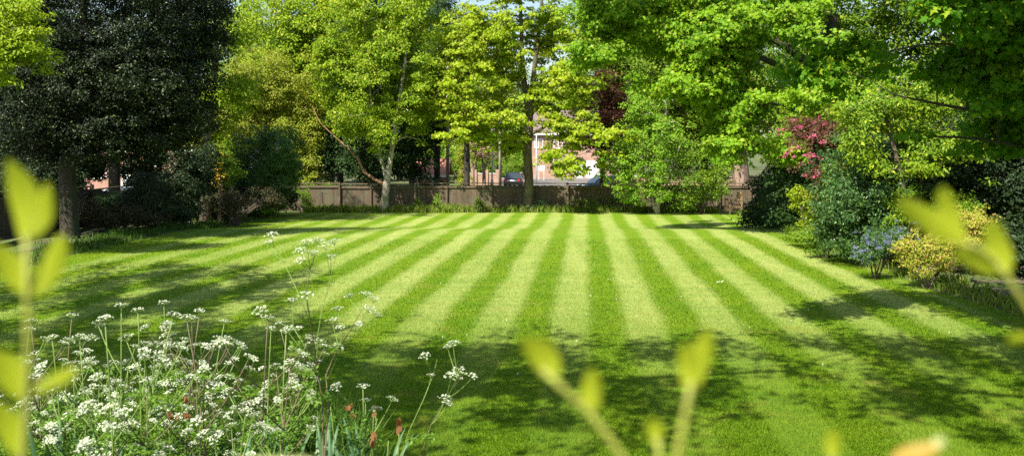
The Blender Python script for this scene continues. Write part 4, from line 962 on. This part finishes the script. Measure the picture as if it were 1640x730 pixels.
shrub('hedge', 'dark green hedge beyond the outhouse behind the birch trunk', 'hedge', [(600, 262, 96, 70, 22, 1.4), (500, 258, 96, 60, 24, 1.4)], 240, 44, .6, .24, M['lf_dark'], M['twig'], seed=182, gap=-.8)
shrub('golden_conifer', 'narrow golden green conifer column beyond the fence right of the pale pole', 'shrub', [(742, 255, 84, 12, 42, .7), (742, 290, 84, 13, 20, .7)], 150, 40, .3, .12, M['lf_olive'], M['twig'], seed=95, gap=-1)
for i, (px, lab) in enumerate(((757, 'pollarded blossom tree left of the two beyond the fence'), (775, 'pollarded blossom tree nearer the street lamp'))):
    Yd = 88 + i
    tt = tree('blossom_tree', lab, 'tree', P(px, 295, Yd), [ln(Yd, (px, 306, .2), (px, 275, .17), (px - 3, 255, .1)), ln(Yd, (px, 275, .12), (px + 8, 255, .08), (px + 12, 240, .04))], [(px, 243, Yd, 17, 15, 1.)], 60, 20, .35, .12, M['lf_olive'], M['bark_pink'], seed=97 + i, gap=-.1, nbr=50)
    blossoms(tt, [(px, 243, Yd - .3, 18, 15, 1.)], 60, 20, .35, .11, M['fl_blossom'], 99 + i)
shrub('garden_bush', 'rounded clipped bush by the dark car beyond the fence', 'shrub', [(822, 272, 94, 14, 17, .9)], 90, 40, .3, .13, M['lf_middark'], M['twig'], seed=102, gap=-1)

# --- trees standing outside the picture, left and right of the terrace: their shade falls on the near lawn
def overhead(label, base, lines, E, ncl, seed, mat='lf_canopy', gap=.0, nlf=44, size=.17):
    t = empty('terrace_tree', (base[0], base[1], g1(*base[:2])), label, 'tree')
    sk = stems(t, lines, M['bark_dark'])
    EE = [(np.array(c, float), np.array(r, float), r[0] * r[1] * r[2]) for c, r in E]
    o, C = foliage(t, None, ncl, nlf, .42, size, M[mat], tmpl='rhomb', E=EE, gap=gap, seed=seed, flat=.25, freq=1.5, keep=lambda p: ((p[:, 2] > CAMH + .21 * np.maximum(p[:, 1], 0)) | (np.abs(p[:, 0]) > .58 * p[:, 1] + 1.)) & (p[:, 2] > 4))
    o.name = 'crown'; branches(t, [s for s in sk if s[0][2] > 3], C, M['bark_dark'], rmin=.02, rng=np.random.default_rng(seed), maxn=110, into=o)
overhead('tall spreading tree standing left of the terrace outside the picture', (-11, 5, 0), [[(-11, 5, .8, .4), (-11, 5, 4, .33), (-10.5, 5.5, 8, .2), (-10, 6, 12, .1)], [(-10.9, 5, 4.5, .22), (-8, 6, 7.5, .14), (-4, 7, 9, .09), (-1, 7.5, 9.5, .05)], [(-10.7, 5, 5.5, .2), (-9, 8, 8.5, .12), (-8, 11, 10, .06)]],
         [((-5, 6.8, 9.3), (5.5, 3.0, 2.0)), ((-10.5, 8.5, 10), (4, 4.2, 2.5)), ((-14, 13, 9), (3.5, 4, 2.5)), ((-13, 17, 9), (3, 3.5, 2.5)), ((-3, 8.5, 9.6), (5, 2.2, 1.2)), ((-9.5, 9.5, 9.), (4, 3., 1.2)), ((-12.5, 12, 9.5), (4, 4., 1.2)), ((-14, 19, 8.5), (3, 3., 1.5)), ((-11.5, 15.5, 9), (3.5, 3., 1.8)), ((-9, 5.5, 11.5), (5, 3, 2))], 1700, 111, gap=.07, nlf=26)
overhead('tall tree standing right of the terrace outside the picture', (10, 4, 0), [[(10, 4, .8, .35), (10, 4, 4, .3), (9.5, 4.5, 8, .2), (9, 5, 12, .08)], [(9.9, 4, 5, .2), (6.5, 5.5, 8, .13), (3, 6, 9, .08), (1, 6.4, 9.4, .05)]],
         [((4, 5.8, 9.3), (4.5, 2.6, 1.8)), ((3, 8.2, 9.8), (4.5, 2.2, 1.2)), ((5.2, 13.6, 8.4), (3.2, 1.7, .8)), ((7.5, 12.2, 8.8), (3., 2., .8)), ((6, 4.5, 11.5), (4.5, 2.8, 1.8))], 1050, 112, gap=.08, nlf=26)

exec_foreground = True
# ------------------------------------------------------------------ foreground: cow parsley, tulips, strap leaves
M['stem_green'] = plain('green stem', (.14, .22, .04), .6, .3, 9.)
M['stem_purple'] = plain('purplish stem', (.12, .10, .05), .6, .4, 7.)
M['fern'] = LM('cow parsley leaf', (.09, .20, .02), (.18, .30, .04), trans=.35)
M['strap'] = LM('strap leaf', (.05, .12, .05), (.10, .20, .08), trans=.25, rough=.4)
M['tulip_dead'] = LM('withered orange petal', (.20, .08, .03), (.36, .18, .08), trans=.3, tcol=(1.1, .7, .5))
M['umbel'] = LM('white umbel floret', (.48, .54, .34), (.74, .76, .66), tcol=(1, 1, .92), trans=.3)

def umbel_mesh(parent, c, axis, rad, rng, nray=10, fl=9):
    axis = norm(np.array([axis]))[0]; u = np.cross(axis, [1, 0, .01]); u /= np.linalg.norm(u); v = np.cross(axis, u)
    mb = MB(); pos = []; nr = []
    for k_ in range(nray):
        a = 2 * math.pi * k_ * .618; r = rad * math.sqrt((k_ + .6) / nray); hgt = rad * (.75 - .35 * (r / rad) ** 2)
        e = c + (u * math.cos(a) + v * math.sin(a)) * r + axis * hgt
        mb.tube([tuple(c), tuple(c + (e - c) * .6 + axis * rad * .05), tuple(e)], .0011, 3, cap=False)
        n = int(fl * rng.uniform(.7, 1.3)); q = rng.normal(size=(n, 3)); q = norm(q) * rad * .20 * rng.uniform(.4, 1, (n, 1)); q = q - axis * (q @ axis)[:, None] * .6
        pos.append(e + q + axis * rad * .05); nr.append(np.tile(axis, (n, 1)) + rng.normal(size=(n, 3)) * .45)
    pos = np.concatenate(pos); nr = np.concatenate(nr)
    V, Fc = leaf_geo(pos, np.full(len(pos), .0062) * rng.uniform(.7, 1.3, len(pos)), nr, rng, 'petal')
    o = np_mesh('umbel', V, [Fc], M['umbel'], parent, world=False); r_ = mb.build('rays', M['stem_green'], o); return o
def bez(a, b, bulge, n=6):
    a = np.array(a, float); b = np.array(b, float); return [tuple(a + (b - a) * t + np.array(bulge) * math.sin(math.pi * t)) for t in np.linspace(0, 1, n)]
def ferny(rng, base, d, L):
    "points and sizes of a divided leaf"
    pos = []; d = np.array(d, float); d /= np.linalg.norm(d); side = np.cross(d, [0, 0, 1.]); side /= max(np.linalg.norm(side), 1e-4)
    for i in range(7):
        f = (i + 1) / 7; w_ = L * .45 * (1 - f * .8)
        for s in (-1, 1):
            for j in range(1, 5): pos.append(np.array(base) + d * L * (f + .06 * j * w_ / L) + side * s * w_ * j / 4 + np.array([0, 0, -L * .25 * f * f]) + rng.normal(size=3) * .008)
    return pos
def parsley(seed, H, nb, spread, dark=False):
    rng = np.random.default_rng(seed)
    t = empty('cow_parsley', (0, 0, 0), 'x', 'flowering plant')
    sm = MB(); tops = []; leafp = []
    lean = rng.normal(size=2) * .08 * H
    mainp = [(lean[0] * f * f, lean[1] * f * f, H * .92 * f) for f in np.linspace(0, 1, 8)]
    sm.tube(mainp, list(np.linspace(.0055, .0022, 8)), 6)
    tops.append((np.array(mainp[-1]), np.array([lean[0], lean[1], H * .8]), .030))
    for b_ in range(nb):
        f = rng.uniform(.35, .88); i = int(f * 7); a0 = np.array(mainp[i]); a = rng.uniform(0, 6.28); L = H * rng.uniform(.2, .42) * (1.15 - f * .5)
        e = a0 + np.array([math.cos(a) * L * spread, math.sin(a) * L * spread, L * .85])
        pts = bez(a0, e, (0, 0, -L * .06)); sm.tube(pts, list(np.linspace(.0035, .0016, len(pts))), 5)
        tops.append((e, e - a0, .028 * rng.uniform(.7, 1.25)))
        for s in range(rng.integers(1, 3)):
            g_ = np.array(pts[rng.integers(2, 4)]); a2 = a + rng.uniform(-1.4, 1.4); L2 = L * rng.uniform(.35, .55)
            e2 = g_ + np.array([math.cos(a2) * L2 * .7, math.sin(a2) * L2 * .7, L2 * .75]); sm.tube(bez(g_, e2, (0, 0, -.01), 4), [.002, .0018, .0015, .0013], 4); tops.append((e2, e2 - g_, .024 * rng.uniform(.6, 1.3)))
        leafp += ferny(rng, a0, (math.cos(a + .4), math.sin(a + .4), .25), H * .12)
    for b_ in range(16):
        a = rng.uniform(0, 6.28); leafp += ferny(rng, (0, 0, H * rng.uniform(.1, .45)), (math.cos(a), math.sin(a), .5), H * .2)
    sm.build('stem', M['stem_purple'] if dark else M['stem_green'], t, smooth=True)
    for c, ax, r in tops:
        ax = ax / np.linalg.norm(ax) + np.array([0, 0, .8]); umbel_mesh(t, c, ax, r, rng)
    lp = np.array(leafp); V, Fc = leaf_geo(lp, .022 * rng.uniform(.6, 1.3, len(lp)), np.tile([0, 0, 1.], (len(lp), 1)) + rng.normal(size=(len(lp), 3)) * .4, rng, 'oval')
    np_mesh('foliage', V, [Fc], M['fern'], t, world=False)
    return t
GRP = 'cow parsley growing in the clump at lower left'
protos = [parsley(200 + i, 1.0, [5, 6, 7, 6, 5][i], [.75, .6, .8, .65, .9][i], i % 3 == 1) for i in range(5)]
used = [False] * 5
def place_parsley(px, py_top, Y, label, k_, rz, group=GRP):
    x = Xp(px, Y); z = g1(x, Y); H = CAMH - (py_top - HOR) / F * Y - z
    r = protos[k_] if not used[k_] else copy_tree(protos[k_]); used[k_] = True
    r.location = (x, Y, z); s = H / 1.0; r.scale = (s, s, s) if s < 1.2 else (1.2 + (s - 1.2) * .3, 1.2 + (s - 1.2) * .3, s); r.rotation_euler = (0, 0, rz)
    r['label'] = label
    if group: r['group'] = group
    elif 'group' in r: del r['group']
    return r
rr = random.Random(77)
CL = 'cow parsley with white lacy flower heads in the dense clump at lower left'
spots = []
for i in range(35):
    px = 40 + 440 * ((i * .618) % 1.0); Yp = rr.uniform(4.6, 6.3)
    top = 448 + abs(px - 250) * .22 + rr.uniform(0, 150) ** 1.0 * (1 if i % 3 else .3)
    spots.append((px + rr.uniform(-15, 15), top, Yp))
for i, (px, top, Yp) in enumerate(spots): place_parsley(px, top, Yp, CL, i % 5, rr.uniform(0, 6.28))
# the plants that stand apart
def drawn_parsley(label, Y, mains, umbels, seed, leafs):
    rng = np.random.default_rng(seed); x0_, y0_, _ = P(mains[0][0][0][0], mains[0][0][0][1], Y); zg = g1(x0_, Y)
    t = empty('cow_parsley', (x0_, Y, zg), label, 'flowering plant')
    dz = lambda px, py: .16 * math.sin(px * .07 + seed) * max(0., min(1., (700 - py) / 120.))
    W = lambda px, py: np.array(P(px, py, Y + dz(px, py))) - np.array([x0_, Y, zg])
    first = True; nodes = []; pale = MB(); dark = MB()
    for pts, r0, r1, isdark in mains:
        q = [W(*p) for p in pts]
        if first or pts[0][1] > 690: q = [np.array([q[0][0], 0, 0])] + q
        first = False
        (dark if isdark else pale).tube([tuple(v) for v in q], list(np.linspace(r0, r1, len(q))), 6); nodes += q[1:]
    lp = []
    for (ux, uy, ur) in umbels:
        c = W(ux, uy + 8); A = np.array(nodes); below = A[:, 2] < c[2] - .03; cand = A[below] if below.any() else A
        a = cand[np.argmin(np.linalg.norm(cand - c, axis=1))]
        if np.linalg.norm(a - c) > .03:
            pale.tube(bez(a, c, (0, 0, -.012), 5), [.0022, .002, .0018, .0015, .0012], 5)
        ax = (c - a); ax = ax / max(np.linalg.norm(ax), .01) * .6 + np.array([0, -.15, .9]); umbel_mesh(t, c, ax, ur / F * Y, rng)
    for (lx, ly, L_) in leafs:
        a = rng.uniform(0, 6.28); lp += ferny(rng, W(lx, ly), (math.cos(a), math.sin(a) * .5, .3), L_)
    dark.build('dark_stem', M['stem_purple'], t, smooth=True)
    pale.build('stem', M['stem_green'], t, smooth=True)
    lp = np.array(lp); V, Fc = leaf_geo(lp, .022 * rng.uniform(.6, 1.3, len(lp)), np.tile([0, 0, 1.], (len(lp), 1)) + rng.normal(size=(len(lp), 3)) * .4, rng, 'oval')
    np_mesh('foliage', V, [Fc], M['fern'], t, world=False); return t
drawn_parsley('tallest cow parsley, a branching plant with pale and dark stems rising above the clump', 4.6,
   [([(518, 730), (516, 640), (507, 580), (498, 520), (490, 470), (497, 430), (508, 395)], .005, .0018, True), ([(520, 730), (526, 650), (522, 600), (535, 570), (560, 530), (580, 495)], .0055, .0018, True),
    ([(512, 700), (505, 610), (492, 560), (470, 525), (440, 515), (425, 490)], .003, .0014, False), ([(498, 520), (478, 470), (455, 420), (440, 395)], .0022, .0012, False),
    ([(505, 560), (515, 500), (530, 440), (540, 405)], .0025, .0012, False), ([(524, 610), (545, 560), (548, 530), (540, 505)], .0022, .0012, False)],
   [(436, 374, 13), (432, 384, 9), (482, 398, 11), (492, 386, 12), (508, 384, 14), (522, 392, 15), (535, 384, 12), (500, 402, 12), (530, 408, 11), (482, 412, 9), (468, 478, 11), (490, 470, 13), (541, 492, 12), (533, 510, 12), (545, 520, 9), (585, 468, 11), (598, 476, 12), (590, 492, 13), (602, 500, 10), (508, 547, 15), (540, 552, 11), (462, 524, 13), (478, 522, 9), (418, 494, 13), (560, 470, 9), (574, 512, 6)],
   310, [(510, 620, .12), (500, 600, .1), (530, 640, .14), (515, 670, .16), (490, 650, .14), (540, 690, .14), (480, 560, .07), (548, 560, .06)])
drawn_parsley('slender cow parsley leaning right at the right end of the clump', 4.7,
   [([(640, 735), (655, 690), (678, 640), (694, 600), (700, 575)], .003, .0012, False), ([(672, 735), (690, 680), (712, 640), (735, 608)], .003, .0012, True)],
   [(726, 548, 13), (718, 552, 9), (682, 566, 11), (733, 594, 15), (722, 598, 12), (756, 597, 8), (712, 634, 12), (716, 640, 9), (690, 596, 8)],
   311, [(650, 705, .07), (690, 700, .06)])
p_ = parsley(302, 1.0, 5, .7, False); x = Xp(585, 4.8); z = g1(x, 4.8); H = CAMH - (590 - HOR) / F * 4.8 - z
p_.location = (x, 4.8, z); p_.scale = (H, H, H); p_['label'] = 'short green budding cow parsley just right of the tallest one'

# strap-leaved tulips gone over
def tulip(seed, flower):
    rng = np.random.default_rng(seed); t = empty('tulip', (0, 0, 0), 'x', 'flower')
    H = .55
    MB().tube(bez((0, 0, 0), (rng.normal() * .05, rng.normal() * .05, H * (1. if flower else .5)), (.01, 0, 0)), .0022, 6).build('stem', M['stem_green'], t, smooth=True)
    for k_ in range(5):
        a = rng.uniform(0, 6.28); L = rng.uniform(.32, .6); w_ = rng.uniform(.008, .015); V = []; n = 8; d = np.array([math.cos(a), math.sin(a), 0]); s = np.array([-d[1], d[0], 0])
        for i in range(n + 1):
            f = i / n; c = d * (.02 + L * .35 * f ** 1.8) + np.array([0, 0, L * (f - .25 * f ** 3)]); ww = w_ * math.sin(math.pi * min(.97, f * .85 + .12)) 
            V += [c - s * ww, c + d * -.004, c + s * ww]
        V = np.array(V); Fc = []
        for i in range(n):
            for j in range(2): q = i * 3 + j; Fc.append((q, q + 1, q + 4, q + 3))
        np_mesh('leaf', V, [Fc], M['strap'], t, world=False, smooth=True)
    if flower:
        n = 6; pos = np.tile([[0.0, 0, H]], (n, 1)); a = np.arange(n) * 6.28 / n; nr = np.stack([np.cos(a), np.sin(a), rng.normal(size=n) * .3], 1); tip = np.tile([[0, 0, 1.]], (n, 1)) * rng.choice([-1, 1], (n, 1), p=[.35, .65])
        V, Fc = leaf_geo(pos + nr * .008, np.full(n, .024) * rng.uniform(.6, 1.2, n), nr, rng, 'petal', tip); np_mesh('petals', V, [Fc], M['tulip_dead'], t, world=False)
    return t
tp = [tulip(400, True), tulip(401, False), tulip(402, True), tulip(403, False)]; tu = [False] * 4
for i in range(54):
    fl = (i % 6 == 0); k_ = (0 if i % 12 else 2) if fl else (1 if i % 2 else 3)
    r = tp[k_] if not tu[k_] else copy_tree(tp[k_]); tu[k_] = True
    Yp = rr.uniform(4.3, 5.6); px = (rr.uniform(60, 640) if not fl else rr.choice([rr.uniform(430, 640), rr.uniform(250, 330), rr.uniform(540, 620)]))
    x = Xp(px, Yp); z = g1(x, Yp)
    top = rr.uniform(600, 690) if fl else rr.uniform(600, 700)
    H = CAMH - (top - HOR) / F * Yp - z; s = H / .58; r.location = (x, Yp, z); r.scale = (1.2, 1.2, s); r.rotation_euler = (0, 0, rr.uniform(0, 6.28))
    r['label'] = 'withered tulip with orange petals among the strap leaves' if fl else 'strap leaved tulip clump without a flower below the cow parsley'
    r['group'] = 'tulips gone over beneath the cow parsley' if fl else 'leafy tulip clumps beneath the cow parsley'
# low growth covering the bank
q = [(v * Xp(590, 1.) + (1 - v) * Xp(0, 1.), 1.) for v in R.uniform(0, 1, 1000)]; q = [(x * yy, yy) for (x, _), yy in zip(q, R.uniform(4.3, 6.9, 1000))] + [(R.uniform(-6, 6), R.uniform(1, 4.)) for _ in range(400)]
tag(tufts('bank_grass', q, .42, .012, M['rough_dark'], 9, per=14, spread=.06), 'long grass growing through the cow parsley on the bank', 'grass', kind='stuff')

# ------------------------------------------------------------------ out-of-focus shoots right in front of the lens
M['shoot'] = LM('young yellow green shoot leaf', (.26, .34, .010), (.42, .46, .03), c3=None, trans=.5, rough=.5)
M['shoot_stem'] = plain('yellowish shoot stem', (.25, .27, .04), .6, .15, 40.)
M['shoot_red'] = LM('young orange tinted leaf', (.38, .25, .04), (.48, .34, .07), trans=.4, tcol=(1.1, .9, .5))
M['shoot_pale'] = LM('pale bud', (.50, .52, .20), (.60, .62, .30), trans=.3)
def blade(t, a, b, w_, D, mat, roll=0., curl=.1, name='leaf', da=0., db=0.):
    "a lanceolate leaf from photo pixel a to b, w_ pixels wide, at depth D"
    A = np.array(P(a[0], a[1], D + da)); B = np.array(P(b[0], b[1], D + db)); L = np.linalg.norm(B - A); d = (B - A) / L
    s = np.cross(d, [0, 1, 0]); s /= np.linalg.norm(s); n_ = np.cross(s, d)
    s2 = s * math.cos(roll) + n_ * math.sin(roll); n2 = np.cross(s2, d); W = w_ * 1.18 / F * D / 2; n = 12; V = []
    for i in range(n + 1):
        f = i / n; ww = W * max(.04, 1.62 * f ** .6 * (1 - f) ** .68 + .05 * math.sin(f * 9 + a[0]))
        c = A + d * L * f + n2 * L * curl * math.sin(math.pi * f)
        for k_, e in ((-1, .22), (-.5, .06), (0, -.0), (.5, .06), (1, .22)): V.append(c + s2 * ww * k_ + n2 * ww * e)
    Fc = [(i * 5 + j, i * 5 + j + 1, i * 5 + j + 6, i * 5 + j + 5) for i in range(n) for j in range(4)]
    return np_mesh(name, np.array(V), [Fc], mat, t, smooth=True)
def shoot(label, D, stemline, leaves, r=4.5, mats=None):
    D *= .78
    px, py = stemline[-1]; x, y, z = P(px, py, D)
    base = (x + (.02 if x < 0 else -.02), y + .05, g1(x, y))
    t = empty('garden_shoot', base, label, 'shoot')
    pts = [P(a[0], a[1], D) for a in stemline] + [((x + base[0]) / 2, y + .02, (z + base[2]) / 2), base]
    rr_ = [r * .75 / F * D * f for f in np.linspace(.8, 1.3, len(pts))]
    MB().tube(pts, rr_, 8).build('stem', M['shoot_stem'], t, smooth=True, world=True)
    for lf in leaves: blade(t, lf[0], lf[1], lf[2], D, M[lf[3]] if len(lf) > 3 else M['shoot'], roll=lf[4] if len(lf) > 4 else .2, curl=lf[5] if len(lf) > 5 else .1)
    return t
shoot('tall blurred shoot with paired lime leaves at the left edge', .60, [(42, 375), (44, 480), (44, 600), (38, 720), (34, 790)],
      [((40, 388), (12, 255), 68), ((42, 388), (76, 292), 48), ((44, 474), (102, 376), 58), ((42, 472), (-34, 385), 62), ((46, 628), (126, 590), 30), ((42, 640), (-40, 560), 76), ((36, 735), (-30, 640), 70)], r=7.5)
shoot('blurred leafy twig reaching in from the right edge', .62, [(1592, 415), (1612, 440), (1640, 482), (1690, 560), (1760, 700)],
      [((1545, 388), (1436, 322), 50), ((1540, 390), (1508, 298), 40), ((1614, 440), (1588, 352), 50), ((1614, 436), (1528, 404), 46), ((1652, 540), (1612, 548), 24)], r=6.5)
t_ = [o for o in S.objects if o.get('label', '').startswith('blurred leafy twig')][0]
D_ = .62 * .78
MB().tube([P(1545, 388, D_), P(1568, 398, D_), P(1592, 415, D_), P(1612, 440, D_)], 4 / F * D_, 8).build('side_stem', M['shoot_stem'], t_, smooth=True, world=True)
shoot('blurred forked shoot with two leaf buds at bottom centre', .58, [(868, 590), (905, 625), (940, 655), (975, 700), (1002, 740), (1040, 800)],
      [((888, 612), (836, 536), 46), ((890, 612), (872, 540), 34), ((942, 664), (950, 590), 42)], r=8)
shoot('blurred upright shoot with folded tip leaves right of the forked one', .56, [(1108, 610), (1098, 660), (1085, 730), (1075, 800)],
      [((1106, 628), (1098, 548), 40), ((1108, 625), (1138, 524), 42)], r=8)
shoot('small blurred bud between the two bottom shoots', .6, [(1052, 700), (1058, 740), (1062, 800)], [((1052, 712), (1046, 668), 34)], r=7)
shoot('single blurred pale leaf tip at the bottom right of centre', .6, [(1333, 730), (1334, 800)], [((1333, 735), (1336, 686), 32)], r=5)
shoot('blurred orange tinted leaf with a pale tip along the bottom right', .55, [(1440, 760), (1450, 820)], [((1425, 745), (1505, 712), 46, 'shoot_red', .5), ((1498, 716), (1512, 702), 22, 'shoot_pale')], r=5)
shoot('blurred pale green leaf edge along the bottom left', .5, [(420, 770), (420, 830)], [((350, 748), (500, 740), 56, 'shoot_pale', .9)], r=5)
shoot('blurred green leaf edge at the bottom right corner', .5, [(1580, 780), (1580, 830)], [((1500, 745), (1660, 742), 40, 'shoot', .9)], r=5)
